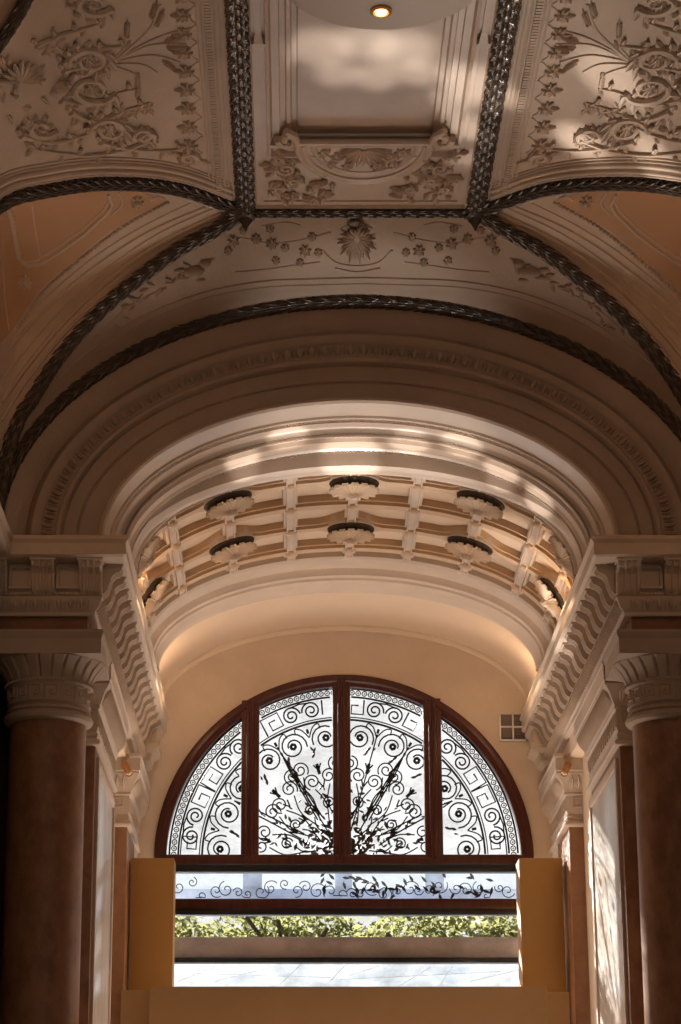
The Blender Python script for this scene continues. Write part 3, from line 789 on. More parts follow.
# hanging round lamp disc
d = ray(384, -24); s_ = 8.3/d.z; LC = CAM+d*s_
RR = 100/F_PX*s_*1.0
lamp = empty('pendant_lamp', LC, 'large round white pendant disc with a lit bulb under the flat ceiling', 'lamp')
m = MB(); m.lathe([(0, .03), (RR*.8, .03), (RR, .0), (RR*1.0, -.02), (RR*.93, -.035), (0, -.04)], LC, 72); m.build('disc', M['white'], lamp, smooth=30)
BLp = CAM+ray(381, 12)*((LC.z-.05)/ray(381, 12).z)
m = MB(); m.lathe([(.075, .02), (.075, -.0), (.055, -.008), (.05, .01), (.045, .02)], BLp, 24); m.build('bezel', M['bronze'], lamp)
m = MB(); m.ball(BLp+Vector((0, 0, .0)), .042, 14, 8, (1, 1, .6)); m.build('bulb', M['bulb'], lamp)
m = MB(); m.tube([LC+Vector((0, 0, .02)), Vector((LC.x, LC.y, ZJ+.26))], .02, 8); m.build('rod', M['white'], lamp)

# ================================================================== ENTABLATURE, COLUMNS, PILASTERS
def path_sweep(mb, prof, path):
    # path: list of (x, y); profile offsets push to the right-hand... the room side given by per-vertex mitre vectors
    k = len(path); mit = []
    for i in range(k):
        ns_ = []
        for a, b in ((i-1, i), (i, i+1)):
            if a < 0 or b >= k: continue
            d = Vector((path[b][0]-path[a][0], path[b][1]-path[a][1])).normalized(); ns_.append(Vector((d.y, -d.x)))
        if len(ns_) == 1: mit.append(ns_[0])
        else:
            s_ = ns_[0]+ns_[1]; mit.append(s_/(s_.dot(ns_[0])))
    mb.grid([[(p[0]+q.x*o, p[1]+q.y*o, z) for o, z in prof] for p, q in zip(path, mit)])
def along(path, step, start=.0):
    out = []
    for a, b in zip(path, path[1:]):
        a, b = Vector(a), Vector(b); d = (b-a); L = d.length; d.normalize(); n = int((L-2*start)/step+.5)
        for i in range(n+1):
            if start+i*step <= L-start*.2: out.append((a+d*(start+i*step), d, Vector((d.y, -d.x))))
    return out
def key_path(w, h):
    return [(0, 0), (0, h), (.82*w, h), (.82*w, .3*h), (.36*w, .3*h), (.36*w, .62*h), (.56*w, .62*h)]
CORN = [(.0, 6.06), (.30, 6.04), (.35, 6.02), (.355, 5.99), (.33, 5.96), (.335, 5.86), (.31, 5.845), (.10, 5.845), (.09, 5.62), (.075, 5.60), (.10, 5.595), (.10, 5.575), (.085, 5.57), (.13, 5.55), (.10, 5.47), (.06, 5.43), (.065, 5.42), (.06, 5.40), (.0, 5.40)]
MODP = [(.07, 5.85), (.28, 5.85), (.285, 5.815), (.27, 5.785), (.225, 5.765), (.195, 5.73), (.19, 5.69), (.175, 5.655), (.165, 5.62), (.14, 5.59), (.11, 5.575), (.07, 5.57)]
# the left half is built at negative x and mirrored with its own objects for the right
def sweepL(prof, path, sx):
    g = MB(); path_sweep(g, prof, path)
    if sx > 0: g.mirror()
    return g
for sx, w in ((-1, 'left'), (1, 'right')):
    ent = empty('entablature', (sx*2.6, 19.7, 5.2), 'carved cornice with scroll brackets running into the passage above the %s column' % w, 'cornice')
    path = [(-3.27, -2.0), (-3.27, 19.65), (-2.30, 19.65), (-2.30, YE)]
    sweepL(CORN, path, sx).build('cornice', M['stucco'], ent, smooth=25)
    # solid core above the cornice shelf and behind
    g = MB(); g.box(sx*2.31, sx*3.3, 19.66, 26.05, 5.40, 6.05); g.build('core', M['stucco'], ent)
    # modillions : front
    def modillion(cx, cy, d, nn):
        g = MB(); d = Vector((d[0], d[1], 0)); nn = Vector((nn[0], nn[1], 0)); c = Vector((cx, cy, 0)); W = .096 if abs(nn[1]) > .5 else .078
        rows = [[c+d*(e*W*(.98 if abs(e) == 1 else 1))+nn*o+Vector((0, 0, z)) for o, z in MODP] for e in (-1, 1)]
        es = [(-1, 0), (-.78, 0), (-.70, -.024), (-.42, -.024), (-.34, 0), (-.22, 0), (-.14, -.024), (.14, -.024), (.22, 0), (.34, 0), (.42, -.024), (.70, -.024), (.78, 0), (1, 0)]
        rows = [[c+d*(e*W)+nn*(o+(dd if o > .1 else 0))+Vector((0, 0, z)) for o, z in MODP] for e, dd in es]
        g.grid(rows)
        for rr in (rows[0], rows[-1]): g.add(rr, [list(range(len(rr)))])
        # cap fillet
        q = [c+d*(e*(W+.012))+nn*o+Vector((0, 0, z)) for e in (-1, 1) for o in (.08, .295) for z in (5.825, 5.848)]
        g.add(q, [(0, 1, 3, 2), (4, 6, 7, 5), (0, 4, 5, 1), (2, 3, 7, 6), (0, 2, 6, 4), (1, 5, 7, 3)])
        return g
    def place(cx, cy, d, nn):
        g = modillion(cx, cy, d, nn)
        if sx > 0: g.mirror()
        g.build('modillion', M['stucco'], ent, smooth=30)
    for cx in (-2.27, -2.67, -3.07): place(cx, 19.65, (1, 0), (0, -1))
    for k in range(17): place(-2.30, 19.66+k*.37, (0, 1), (1, 0))
    g = MB(); path_sweep(g, [(0, 5.845), (.30, 5.84), (.30, 5.80), (.26, 5.77), (.25, 5.62), (.28, 5.60), (.28, 5.56), (.20, 5.52), (.18, 5.44), (.12, 5.40), (0, 5.40)], [(-2.7, 25.82), (-2.30, 25.82), (-2.30, YE)])
    if sx > 0: g.mirror()
    g.build('end_block', M['stucco'], ent, smooth=25)
    for k in range(4): place(-3.27, 17.2+k*.43, (0, 1), (1, 0))
    for cx in (-2.47, -2.87):
        g = MB(); g.grid([[(cx-h*e, y, zc-zz*e2), (cx+h*e, y, zc-zz*e2), (cx+h*e, y, zc+zz*e2), (cx-h*e, y, zc+zz*e2)] for h, e, y, zc, zz, e2 in ((.095, 1, 19.56, 5.72, .10, 1), (.095, 1, 19.52, 5.72, .10, 1), (.075, 1, 19.52, 5.72, .08, 1), (.07, 1, 19.55, 5.72, .075, 1))], close_v=True)
        if sx > 0: g.mirror()
        g.build('sunk_panel', M['stucco'], ent)
    # egg and dart
    g = MB()
    for (p, d, nn) in along([(-3.27, 19.65), (-2.30, 19.65)], .098, .05)+along([(-2.30, 19.65), (-2.30, YE)], .098, -.04):
        c = Vector((p.x, p.y, 5.50))+Vector((nn.x, nn.y, 0))*.112
        d3 = Vector((d.x, d.y, 0)); n3 = Vector((nn.x, nn.y, 0))
        g.leaf(c+Vector((0, 0, .045)), (0, 0, -1), n3, .105, .066, .055, -.3, 5)
        g.leaf(c+Vector((0, 0, .045))+d3*.049, (0, 0, -1), n3, .10, .016, .03, -.3, 3)
    if sx > 0: g.mirror()
    g.build('egg_and_dart', M['stucco'], ent)
    for pth, st_ in (([(-3.27, 19.65), (-2.30, 19.65)], .02), ([(-2.30, 19.65), (-2.30, YE)], -.1)):
        g = MB()
        for (p, d, nn) in along(pth, .036, st_): g.ball((p.x+nn.x*.10, p.y+nn.y*.10, 5.585), .013, 5, 4)
        if sx > 0: g.mirror()
        g.build('bead_row', M['stucco'], ent)
    g = MB(); g.box(-3.3, -2.30, 19.64, 20.5, 5.24, 5.41)
    if sx > 0: g.mirror()
    g.build('frieze', M['redstone'], ent, label='red-brown stone frieze')
    g = MB(); path_sweep(g, [(-.02, 5.415), (-.02, 5.24)], [(-2.30, 20.48), (-2.30, YE)]); g.box(-3.2, -2.29, 20.48, YE, 5.2, 5.42)
    if sx > 0: g.mirror()
    g.build('frieze', M['plaster'], ent)
    g = MB(); path_sweep(g, [(.0, 5.26), (.13, 5.255), (.14, 5.23), (.13, 5.20), (.12, 5.18), (.12, 5.05), (.0, 5.04)], [(-3.3, 19.62), (-2.29, 19.62), (-2.29, 20.45)]); g.box(-3.3, -2.28, 19.6, 20.46, 5.04, 5.258)
    if sx > 0: g.mirror()
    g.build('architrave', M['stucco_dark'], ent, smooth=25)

    # ---------------- round column
    cx, cy = sx*2.635, 19.93
    col = empty('column', (cx, cy, -1.6), 'round red-brown marble column with a meander-carved capital, on the %s' % w, 'column')
    g = MB(); g.lathe([(.42, -1.6), (.42, -1.45), (.39, -1.42), (.38, -1.36), (.34, -1.32), (.332, -1.2)]+[(.332-.012*i/20, -1.2+5.72*i/20) for i in range(21)], (cx, cy, 0), 64)
    g.build('shaft', M['redmarble'], col, smooth=50)
    cap = MB(); cap.lathe([(.31, 4.515), (.335, 4.52), (.37, 4.535), (.38, 4.56), (.37, 4.585), (.345, 4.595), (.34, 4.605), (.355, 4.617), (.355, 4.632), (.335, 4.645), (.33, 4.655), (.342, 4.665), (.345, 4.675), (.352, 4.82), (.365, 4.83), (.37, 4.845), (.36, 4.86), (.355, 4.87)], (cx, cy, 0), 64)
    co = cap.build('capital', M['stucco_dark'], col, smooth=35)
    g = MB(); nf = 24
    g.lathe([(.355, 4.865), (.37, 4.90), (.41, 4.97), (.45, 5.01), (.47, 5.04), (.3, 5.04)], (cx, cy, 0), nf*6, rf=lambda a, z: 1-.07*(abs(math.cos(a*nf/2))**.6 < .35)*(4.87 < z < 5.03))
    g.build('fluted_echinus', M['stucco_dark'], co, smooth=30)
    g = MB(); nk = 16
    for k in range(nk):
        a0 = 2*PI*k/nk; wv = 2*PI*.345/nk
        pts = []
        for (u, v) in [(.0, 0)]+key_path(wv*.86, .115): pts.append((a0+u/.345*1.0, 4.692+v))
        dense = []
        for (a, z), (b, y2) in zip(pts, pts[1:]):
            for q in range(5): dense.append((lerp(a, b, q/4), lerp(z, y2, q/4)))
        P3 = [(cx+(.337+.012*(z-4.63)/.19+.004)*math.cos(a), cy+(.337+.012*(z-4.63)/.19+.004)*math.sin(a), z) for a, z in dense]
        g.tube(P3, .0095, 4)
    for z in (4.678, 4.822):
        g.tube([(cx+.35*math.cos(2*PI*i/48), cy+.35*math.sin(2*PI*i/48), z) for i in range(49)], .008, 6)
    g.build('meander_band', M['stucco_dark'], co)
    g = MB()
    for k in range(80): a = 2*PI*k/80; g.ball((cx+.372*math.cos(a), cy+.372*math.sin(a), 4.848), .012, 5, 4)
    g.build('bead_ring', M['stucco_dark'], co)

    # ---------------- square piers with capitals
    CAPP = [(.0, 4.50), (.035, 4.51), (.045, 4.53), (.035, 4.555), (.01, 4.565), (.01, 4.58), (.02, 4.60), (.01, 4.62), (.005, 4.63), (.015, 4.65), (.02, 4.82), (.035, 4.84), (.03, 4.86), (.04, 4.88), (.075, 4.97), (.11, 5.02), (.12, 5.04), (.12, 5.06), (.13, 5.07), (.13, 5.20), (.14, 5.21), (.14, 5.24), (.0, 5.24)]
    def square_cap(path, faces, matn, parent):
        g = MB(); path_sweep(g, CAPP, path)
        if sx > 0: g.mirror()
        c0 = g.build('capital', M[matn], parent, smooth=25)
        for (a, b) in faces:
            g = MB(); a, b = Vector(a), Vector(b); d = (b-a).normalized(); L = (b-a).length; nn = Vector((d.y, -d.x)); n = max(1, round(L/.15)); wv = L/n
            for k in range(n):
                pts = [(k*wv+.01, 4.67)]+[(k*wv+.01+u, 4.67+v) for u, v in key_path(wv*.84, .13)]
                g.tube([(a.x+d.x*u+nn.x*.021, a.y+d.y*u+nn.y*.021, v) for u, v in pts], .009, 4)
            if sx > 0: g.mirror()
            g.build('meander_band', M[matn], c0)
            g = MB(); n = max(3, round(L/.07)); 
            for k in range(n):
                u = (k+.5)*L/n; g.leaf((a.x+d.x*u+nn.x*.04, a.y+d.y*u+nn.y*.04, 4.88), (nn.x*.5, nn.y*.5, 1), (nn.x, nn.y, -.3), .16, L/n*.85, .025, .1, 4)
            if sx > 0: g.mirror()
            g.build('leaf_band', M[matn], c0)
    X1, X2 = -2.29, -2.27
    pier = empty('marble_pier', (sx*2.4, 21.6, -1.6), 'square pier faced with pale polished marble just behind the %s round column' % w, 'pier')
    g = MB(); g.box(-2.9, X1, 20.62, 22.7, -1.6, 4.51, .008)
    if sx > 0: g.mirror()
    g.build('pier_body', M['redmarble'], pier)
    g = MB(); g.box(X1-.01, X1+.012, 20.80, 22.62, -1.5, 4.34, .006)
    if sx > 0: g.mirror()
    g.build('marble_facing', M['palemarble'], pier, label='pale polished marble slab')
    g = MB()
    for (y0, y1, z0, z1) in ((20.72, 20.80, -1.5, 4.42), (22.62, 22.70, -1.5, 4.42), (20.8, 22.62, 4.34, 4.42)): g.box(X1-.005, X1+.03, y0, y1, z0, z1, .006)
    if sx > 0: g.mirror()
    g.build('facing_frame', M['stucco'], pier)
    g = MB(); g.box(-2.9, X1, 20.62, 22.7, 4.50, 5.24)
    if sx > 0: g.mirror()
    g.build('capital_core', M['stucco'], pier)
    square_cap([(-2.9, 20.62), (X1, 20.62), (X1, 22.70), (-2.9, 22.70)], [((-2.9, 20.62), (X1, 20.62)), ((X1, 20.62), (X1, 22.70))], 'stucco', pier)
    pil = empty('pilaster', (sx*2.4, 24.9, -1.6), 'brown stone pilaster with a meander-carved capital at the far %s of the passage' % w, 'pilaster')
    g = MB(); g.box(-2.47, X2, 24.5, 25.5, -1.6, 4.51, .006)
    if sx > 0: g.mirror()
    g.build('shaft', M['brownmarble'], pil, label='veined brown stone shaft')
    g = MB(); g.box(-2.7, X2, 24.5, YE, 4.50, 5.24)
    if sx > 0: g.mirror()
    g.build('capital_core', M['stucco'], pil)
    square_cap([(-2.47, 24.5), (X2, 24.5), (X2, YE)], [((-2.47, 24.5), (X2, 24.5)), ((X2, 24.5), (X2, YE))], 'stucco', pil)
    g = MB(); g.box(-2.7, X2+.01, 25.5, YE, -1.6, 4.51)
    if sx > 0: g.mirror()
    g.build('side_facing', M['palemarble'], pil)
    # pier masonry behind the column, closing the view to the side
    g = MB(); g.box(-3.3, -2.85, 20.5, 21.0, -1.6, 5.3)
    if sx > 0: g.mirror()
    g.build('wall_niche_%s' % w, M['dark'], kind='structure')
    # bronze spotlight clipped to the pilaster capital
    sp_ = empty('spotlight', P(127 if sx < 0 else 566, 769, 24.33), 'small bronze spotlight fixed on the far %s pilaster capital' % w, 'spotlight')
    c = Vector(sp_.location); dd = Vector((-sx*.35, -.55, -.75)).normalized()
    g = MB(); g.lathe([(0, -.09), (.03, -.09), (.036, -.08), (.038, .08), (.034, .085), (.03, .07), (0, .068)], c, 20, axis=dd); g.build('barrel', M['bronze'], sp_, smooth=35)
    g = MB(); g.tube([c+Vector((0, .02, .0)), c+Vector((0, .05, .06)), c+Vector((0, .06, .12))], .008, 6); g.ball(c+Vector((0, .04, .13)), .025, 8, 6); g.build('bracket', M['bronze'], sp_)
    g = MB(); g.ball(c+dd*.07, .022, 10, 6); g.build('lens', M['white'], sp_)

# wall parts closing the front wall beside the arch
for sx, w in ((-1, 'left'), (1, 'right')):
    pass

# vent grille on the end wall
va, vb = P(499, 713, YE-.03), P(527, 741, YE-.03)
vg = empty('vent_grille', (va.x, YE-.03, vb.z), 'small square grey vent grille of four panes on the end wall right of the lunette', 'vent')
g = MB(); x0, x1, z0, z1 = va.x, vb.x, vb.z, va.z; xm, zm = (x0+x1)/2, (z0+z1)/2; t = .016
for (a, b, c, d) in ((x0, x0+t, z0, z1), (x1-t, x1, z0, z1), (xm-t/2, xm+t/2, z0, z1), (x0, x1, z0, z0+t), (x0, x1, z1-t, z1), (x0, x1, zm-t/2, zm+t/2)): g.box(a, b, YE-.04, YE+.0, c, d)
g.build('frame', M['palemarble'], vg)
g = MB(); g.box(x0, x1, YE-.012, YE-.002, z0, z1); g.build('mesh_backing', M['grey'], vg)
g = MB()
for i in range(10): z = z0+(z1-z0)*(i+.5)/10; g.box(x0, x1, YE-.028, YE-.014, z-.004, z+.004)
g.build('louvres', M['grey'], vg)

# ================================================================== LUNETTE WINDOW
def px_plane(px, py, Y): p = P(px, py, Y); return p
wnd = empty('window_1', (0, YE, WZ), kind='structure')
FR = .13
m = MB()
m.arch([(.0, YE+.0), (.0, YE-.02), (-.03, YE-.035), (-.07, YE-.035), (-.09, YE-.01), (-FR, YE+.0), (-FR, YE+.16), (.0, YE+.16)], WA, WB, WZ, 80, x0=WX0)
m.build('arched_frame', M['wood'], wnd, smooth=30)
bars = [P(250, 800, YE).x, P(342, 800, YE).x, P(433.5, 800, YE).x]
halfw = .098
for bx in bars:
    zt = WZ+WB*math.sqrt(1-((bx-WX0)/WA)**2)
    m = MB(); m.box(bx-halfw, bx+halfw, YE-.02, YE+.15, WZ, zt-.02, .012); m.box(bx-halfw*.45, bx+halfw*.45, YE-.045, YE, WZ, zt-.03, .012); m.tube([(bx, YE-.047, WZ), (bx, YE-.047, zt-.04)], .012, 6)
    m.build('mullion', M['wood'], wnd)
m = MB(); m.box(-WA+WX0, WA+WX0, YE-.03, YE+.15, WZ-.085, WZ+.035, .01); m.build('sill_rail', M['wood'], wnd)
GA, GB = WA-FR, WB-FR*.92
pr = [-GA+WX0, bars[0]-halfw, bars[0]+halfw, bars[1]-halfw, bars[1]+halfw, bars[2]-halfw, bars[2]+halfw, GA+WX0]
panes = [(pr[0], pr[1]), (pr[2], pr[3]), (pr[4], pr[5]), (pr[6], pr[7])]
for a, b in panes:
    rows = []
    for i in range(25):
        x = lerp(a, b, i/24); zt = WZ+.02+GB*math.sqrt(max(0, 1-((x-WX0)/GA)**2))
        rows.append([(x, YE+.135, WZ), (x, YE+.135, max(zt, WZ+.01))])
    m = MB(); m.grid(rows); m.build('glass_pane', M['glass'], wnd, smooth=0)
# ironwork in polar coordinates: r as a fraction of the glass, angle in degrees from the right horizontal
def pol(r, deg): a = math.radians(deg); return (GA*r*math.cos(a), GB*r*math.sin(a))
S = []      # (points [(x, z)], radius)
G2 = []     # gilded beads
def spir(c, R, turns, a0, sgn, inner=.18, n=None):
    n = n or int(16*turns); return [(c[0]+R*(1-(1-inner)*i/n)*math.cos(a0+sgn*2*PI*turns*i/n), c[1]+R*(1-(1-inner)*i/n)*math.sin(a0+sgn*2*PI*turns*i/n)) for i in range(n+1)]
for r, w_ in ((.985, .010), (.935, .010), (.80, .011), (.815, .006)):
    S.append(([pol(r, 180*i/120) for i in range(121)], w_))
for i in range(84):
    c = pol(.96, 180*(i+.5)/84); S.append(([(c[0]+.028*math.cos(2*PI*k/8), c[1]+.028*math.sin(2*PI*k/8)) for k in range(9)], .006))
    G2.append(c)
def seg_frame(deg): # local frame on the band
    a = math.radians(deg); rad = Vector((math.cos(a)*GB, math.sin(a)*GA)).normalized(); return rad, Vector((-rad.y, rad.x))
for half in (0, 1):
    mirx = (lambda p: (-p[0], p[1])) if half else (lambda p: p)
    def add(pts, w_): S.append(([mirx(p) for p in pts], w_))
    for c0 in (12, 43, 74):
        for s_ in (-1, 1):
            c = pol(.872, c0+s_*3.9); a0 = math.radians(c0)+(-s_)*PI/2
            add(spir(c, .105, 1.9, a0, s_), .009)
            rad, tn = seg_frame(c0)
            c1 = Vector(pol(.925, c0)); add([tuple(c1), tuple(Vector(c)+rad*.09), ], .008)
    for c0 in (0.5, 27.5, 58.5, 89.5):
        for s_ in (-1, 1):
            if c0 == 0.5 and s_ < 0 or c0 == 89.5 and s_ > 0: continue
            rad, tn = seg_frame(c0+s_*4.0); c = Vector(pol(.87, c0+s_*4.0)); q = []
            for (u, v) in [(-.5, -.45), (-.5, .45), (.45, .45), (.45, -.3), (-.15, -.3), (-.15, .15), (.2, .15)]:
                q.append(tuple(c+tn*(u*s_*.22)+rad*(v*.22)))
            add(q, .009)
    # big spirals with flowers and their stems
    big = [4, 21, 34.5, 53, 66, 82]
    for i, dg in enumerate(big):
        c = pol(.70 if True else .7, dg); s_ = 1 if i % 2 == 0 else -1
        add(spir(c, .158, 1.55, math.radians(dg)+PI*.5*s_+.4*s_, -s_, .35), .0085)
        for k in range(6):
            a = 2*PI*k/6; add([(c[0]+.012*math.cos(a), c[1]+.012*math.sin(a)), (c[0]+.04*math.cos(a+.3), c[1]+.04*math.sin(a+.3))], .016)
        # stem from the spiral back toward the middle
        e = pol(.70, dg-s_*6.8); m1 = pol(.60, dg-s_*7.2+s_*1.5); m2 = pol(.44, dg-s_*5.0)
        q = catmull([Vector((*p_, 0)) for p_ in (e, m1, m2, pol(.26, dg-s_*3))], 18)
        add([(v.x, v.y) for v in q], .008)
    # spears
    for dg in (12.5, 28, 44, 59.5, 74.5):
        add([pol(.16, dg), pol(.74, dg)], .0075)
        for r in (.30, .42, .52): 
            for s_ in (-1, 1): add([pol(r, dg), pol(r+.04, dg+s_*2.2)], .008)
        add([pol(.50, dg), pol(.56, dg)], .017); add([pol(.745, dg), pol(.77, dg)], .014)
        for s_ in (-1, 1):
            q = catmull([Vector((*p_, 0)) for p_ in (pol(.72, dg), pol(.775, dg+s_*2.5), pol(.79, dg+s_*5), pol(.76, dg+s_*5.5))], 10); add([(v.x, v.y) for v in q], .007)
    # small inner scrolls
    for i, (r, dg) in enumerate(((.47, 8), (.47, 18), (.48, 33), (.47, 40), (.50, 52), (.55, 58), (.56, 64), (.47, 68), (.48, 80), (.55, 86), (.33, 14), (.33, 35), (.33, 55), (.33, 76))):
        c = pol(r, dg); s_ = 1 if i % 2 else -1
        add(spir(c, .095 if r > .4 else .07, 1.7, math.radians(dg)+PI+.6*s_, s_, .2), .0075)
        q = catmull([Vector((*p_, 0)) for p_ in (pol(r*.45, dg*.97+2), pol(r*.7, dg+s_*5), (c[0]-.09*math.cos(math.radians(dg)), c[1]-.09*math.sin(math.radians(dg))))], 12); add([(v.x, v.y) for v in q], .007)
rnd = random.Random(7)
LV = []   # iron leaves
for k in range(330):
    r = abs(rnd.gauss(0, .19))+.03; dg = rnd.uniform(3, 177); 
    if r > .42: continue
    LV.append((pol(r, dg), rnd.uniform(0, 2*PI), rnd.uniform(.05, .10)))
for half in (0, 1):
    for dg in (12.5, 28, 44, 59.5, 74.5):
        for r in (.40, .50, .64):
            d2 = 180-dg if half else dg
            LV.append((pol(r, d2), math.radians(d2)+rnd.uniform(-.6, .6), rnd.uniform(.04, .07)))
    for dg in (14, 30, 47, 62, 76):
        d2 = 180-dg if half else dg
        LV.append((pol(.66, d2), math.radians(d2)+2.6, .08)); LV.append((pol(.60, d2+3), math.radians(d2)-.6, .08))
YI = YE+.10
for a, b in panes:
    g = MB(); bead = MB()
    for pts, r in S:
        run = []
        for (x, z) in pts:
            x += WX0
            inside = a-.01 <= x <= b+.01 and z > .0 and ((x-WX0)/(GA*1.01))**2+(z/(GB*1.01))**2 <= 1
            if inside: run.append((x, YI, WZ+.02+z))
            else:
                if len(run) > 1: g.tube(run, r*1.15, 5)
                run = []
        if len(run) > 1: g.tube(run, r*1.15, 5)
    io = g.build('ironwork_scrolls', M['iron'], wnd); g = MB()
    for (x, z), an, L in LV:
        if a < x+WX0 < b: g.leaf((x+WX0, YI, WZ+.02+z), (math.cos(an), .2, math.sin(an)), (0, -1, 0), L, L*.42, .012, .1, 3)
    g.build('iron_foliage', M['web_iron'], wnd)
    for (x, z) in G2:
        if a < x+WX0 < b: bead.ball((x+WX0, YI, WZ+.02+z), .013, 6, 4)
    bead.build('bead_border', M['brass'], wnd)

# ================================================================== LOWER GLAZING
def bx(x0, x1, y0, y1, Ya, Yb):   # box given photo rows at its front face
    return PXx(x0, (y0+y1)/2, Ya), PXx(x1, (y0+y1)/2, Ya), Ya, Yb, PZ(y1, Ya), PZ(y0, Ya)
fm = mat('frosted_sheet_glass', (.72, .82, .95), .5, col2=(.38, .48, .60), nscale=2.5, stretch=(1, .3, 1)); M['frost'] = fm
n_ = fm.node_tree; bs_ = n_.nodes['Principled BSDF']; ts_ = n_.nodes.new('ShaderNodeBsdfTranslucent'); ms_ = n_.nodes.new('ShaderNodeMixShader'); ms_.inputs[0].default_value = .32
n_.links.new(n_.nodes['Mix (Legacy)'].outputs[0] if 'Mix (Legacy)' in n_.nodes else [q for q in n_.nodes if q.bl_idname == 'ShaderNodeMixRGB'][0].outputs[0], ts_.inputs[0])
n_.links.new(bs_.outputs[0], ms_.inputs[1]); n_.links.new(ts_.outputs[0], ms_.inputs[2]); n_.links.new(ms_.outputs[0], n_.nodes['Material Output'].inputs[0])
vest = empty('glass_vestibule', (0, 25.6, 4.0), 'glazed lobby with black rails and a dark red crossbar under the lunette', 'vestibule')
g = MB(); g.box(*bx(172, 522, 864, 871.5, 25.35, 25.50), .006); g.build('top_rail', M['black'], vest)
g = MB(); g.box(*bx(172, 522, 898.5, 909.5, 25.95, 26.06), .006); g.build('crossbar', M['wood'], vest, label='dark red wooden crossbar')
g = MB(); g.box(*bx(172, 522, 909.5, 914.5, 25.93, 26.07), .004); g.build('lower_rail', M['black'], vest)
for xa, xb in ((172, 174.5), (518, 522)):
    g = MB(); g.box(*bx(xa, xb, 866, 990, 25.4, 25.46), .003); g.build('post', M['black'], vest)
g = MB(); z0, z1 = PZ(871.5, 25.42), PZ(899, 25.97); g.add([(PXx(173, 870, 25.42), 25.42, z0), (PXx(521, 870, 25.42), 25.42, z0), (PXx(521, 899, 25.97), 25.97, z1), (PXx(173, 899, 25.97), 25.97, z1)], [(0, 1, 2, 3)])
g.build('sloping_glass', M['clear'], vest, smooth=0)
g = MB(); g.add([(PXx(173, 871, 26.0), 26.0, PZ(914, 26.0)), (PXx(521, 871, 26.0), 26.0, PZ(914, 26.0)), (PXx(521, 985, 26.0), 26.0, PZ(995, 26.0)), (PXx(173, 985, 26.0), 26.0, PZ(995, 26.0))], [(0, 1, 2, 3)])
g.build('door_glass', M['glass'], vest, smooth=0)
g = MB(); g.box(*bx(176, 519, 889, 899, 27.2, 27.4)); g.build('reflection_bar', M['frost'], vest)  # modelled reflection: darker lower half of the sloping glass
for (xa, xb) in ((243, 262), (335, 352), (425, 444)):
    g = MB(); g.box(*bx(xa, xb, 873, 889, 27.2, 27.3)); g.build('reflection_post', M['frost'], vest)  # modelled reflections of the lunette mullions
g = MB()
rnd2 = random.Random(3)
for k in range(30):
    x = 180+k*11.4+rnd2.uniform(-3, 3); R = rnd2.uniform(5, 9); cy = rnd2.uniform(882, 896); pts = []
    for (qx, qy) in spiral(x, cy, R, 1.3, rnd2.uniform(0, 6), 1 if k % 2 else -1):
        if 872 < qy < 898: pts.append(tuple(P(qx, qy, 26.6)))
    if len(pts) > 3: g.tube(pts, .006, 5)
for k in range(60):
    x, y = rnd2.uniform(320, 500), rnd2.uniform(876, 896); an = rnd2.uniform(0, 6.3); g.leaf(P(x, y, 26.6), (math.cos(an), 0, math.sin(an)), (0, -1, 0), .09, .035, .01, .1, 3)
g.build('reflection_scrolls', M['iron'], vest)  # scrolls and leaves imitate the lunette ironwork mirrored in the sloping glass
cz = bx(174, 519, 937, 957.5, 26.5, 26.62)
g = MB(); g.box(*cz, .005); tag(g.build('awning_beam', M['greyb'] if 'greyb' in M else M['grey']), 'brown-grey beam crossing outside behind the lower glazing', 'beam')
g = MB(); g.box(*bx(172, 520, 957.5, 962.5, 26.45, 26.6), .004); tag(g.build('steel_rail', M['black']), 'thin black rail right beneath the brown-grey beam outside the glazing', 'rail')
awn = empty('glass_awning', (0, 28, 3.0), 'pale frosted glass awning with slanting bars outside the lowest strip of glazing', 'awning')
a1, a2 = PZ(956, 26.7), PZ(992, 29.5)
g = MB(); g.add([(-2.6, 26.7, a1), (2.6, 26.7, a1), (3.0, 29.5, a2+.0), (-3.0, 29.5, a2)], [(0, 1, 2, 3)]); g.build('frosted_sheet', M['frost'], awn, smooth=0)
g = MB()
for (x, y, x2, y2) in ((176, 981, 215, 965), (215, 980, 270, 966), (280, 983, 300, 964), (330, 980, 345, 964), (350, 974, 380, 964), (400, 984, 430, 966), (440, 984, 452, 966), (470, 980, 520, 968), (190, 972, 330, 976), (340, 978, 500, 970)):
    q = []
    for t in range(6):
        px_, py_ = lerp(x, x2, t/5), lerp(y, y2, t/5); d = ray(px_, py_)
        # meet the sloping sheet
        k = (a2-a1)/(29.5-26.7); s_ = (a1-k*26.7)/(d.z-k*d.y); q.append(CAM+d*s_+Vector((0, -.02, -.02)))
    g.tube(q, .006, 5)
g.build('glazing_bar', M['paleblue'], awn)

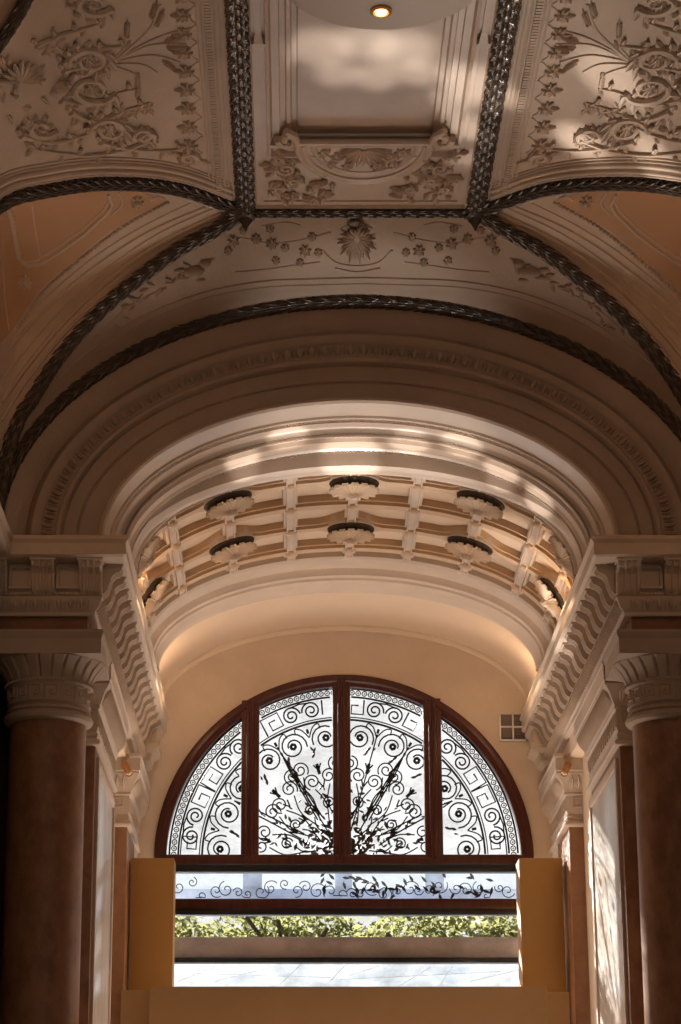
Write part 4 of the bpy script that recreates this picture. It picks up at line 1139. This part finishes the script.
# ================================================================== BOARD PANELS ROUND THE DOOR
def board(x0, x1, ytop, Y, th, name, label, m_='mdf', zb=-1.6, mk=.004):
    xa, xb = PXx(x0, 930, Y), PXx(x1, 930, Y)
    g = MB(); g.box(xa, xb, Y, Y+th, zb, PZ(ytop, Y), mk); tag(g.build(name, M[m_]), label, 'board'); return xa, xb
board(130, 173, 858, 24.92, .40, 'exhibition_board', 'tall ochre board panel left of the glazing', 'mdf')
board(521, 564.5, 858, 24.92, .40, 'exhibition_board', 'tall ochre board panel right of the glazing', 'mdf')
board(151, 545, 986.5, 24.05, .10, 'exhibition_board', 'wide tan board barrier across the bottom of the glazing', 'mdf2')
board(122.5, 153, 990, 24.35, .10, 'exhibition_board', 'low tan board behind the left end of the wide barrier', 'mdf2')
board(543, 567, 992, 24.35, .10, 'exhibition_board', 'low tan board behind the right end of the wide barrier', 'mdf2')

# ================================================================== TREES OUTSIDE
def tree(x, y, top, R, lab, seed):
    r_ = random.Random(seed); t = empty('tree', (x, y, -1.6), lab, 'tree', None)
    g = MB(); g.tube([(x, y, -1.6), (x+.1, y, 1.5), (x-.05, y, 4.0), (x, y, top-.6)], lambda q: .2-.13*q, 8)
    for k in range(7): a = r_.uniform(0, 6.28); g.tube([(x, y, top-2.6+k*.2), (x+R*.4*math.cos(a), y+R*.4*math.sin(a), top-1.5+k*.12), (x+R*.75*math.cos(a), y+R*.75*math.sin(a), top-1.0+k*.1)], .04, 5, )
    g.build('trunk', M['grey'], t)
    g = MB()
    for k in range(6500):
        a, b, q = r_.uniform(0, 2*PI), r_.uniform(-1, 1), r_.random()**.4
        s_ = math.sqrt(1-b*b); c = Vector((x+R*q*s_*math.cos(a), y+R*.8*q*s_*math.sin(a), top-1.15+1.25*q*b))
        d = Vector((r_.uniform(-1, 1), r_.uniform(-1, 1), r_.uniform(-1, .4))).normalized(); n_ = Vector((r_.uniform(-1, 1), r_.uniform(-1, 1), r_.uniform(-1, 1)))
        w_ = d.cross(n_).normalized(); L = r_.uniform(.09, .19)
        g.add([c, c+d*L*.5+w_*L*.28, c+d*L, c+d*L*.5-w_*L*.28], [(0, 1, 2, 3)])
    f = g.build('foliage', M['leafm'], t, smooth=0); f['kind'] = 'stuff'
lm = bpy.data.materials.new('backlit_leaf'); lm.use_nodes = True; nn_ = lm.node_tree; nn_.nodes.clear()
o_ = nn_.nodes.new('ShaderNodeOutputMaterial'); ad = nn_.nodes.new('ShaderNodeMixShader'); ad.inputs[0].default_value = .6
df = nn_.nodes.new('ShaderNodeBsdfDiffuse'); tl = nn_.nodes.new('ShaderNodeBsdfTranslucent'); df.inputs[0].default_value = (.26, .28, .12, 1); tl.inputs[0].default_value = (.33, .34, .15, 1)
nn_.links.new(df.outputs[0], ad.inputs[1]); nn_.links.new(tl.outputs[0], ad.inputs[2]); nn_.links.new(ad.outputs[0], o_.inputs[0])
M['leafm'] = lm
for (x, y, R, lab, sd) in ((-3.2, 40, 1.75, 'leafy tree outside seen at the left end of the clear glazing strip', 1), (-.7, 43.6, 1.9, 'leafy tree outside seen through the left middle of the glazing strip', 2), (1.9, 40, 1.8, 'leafy tree outside seen through the right middle of the glazing strip', 3), (4.4, 43.6, 1.9, 'leafy tree outside seen at the right end of the clear glazing strip', 4)):
    tree(x, y, y*.151, R, lab, sd)
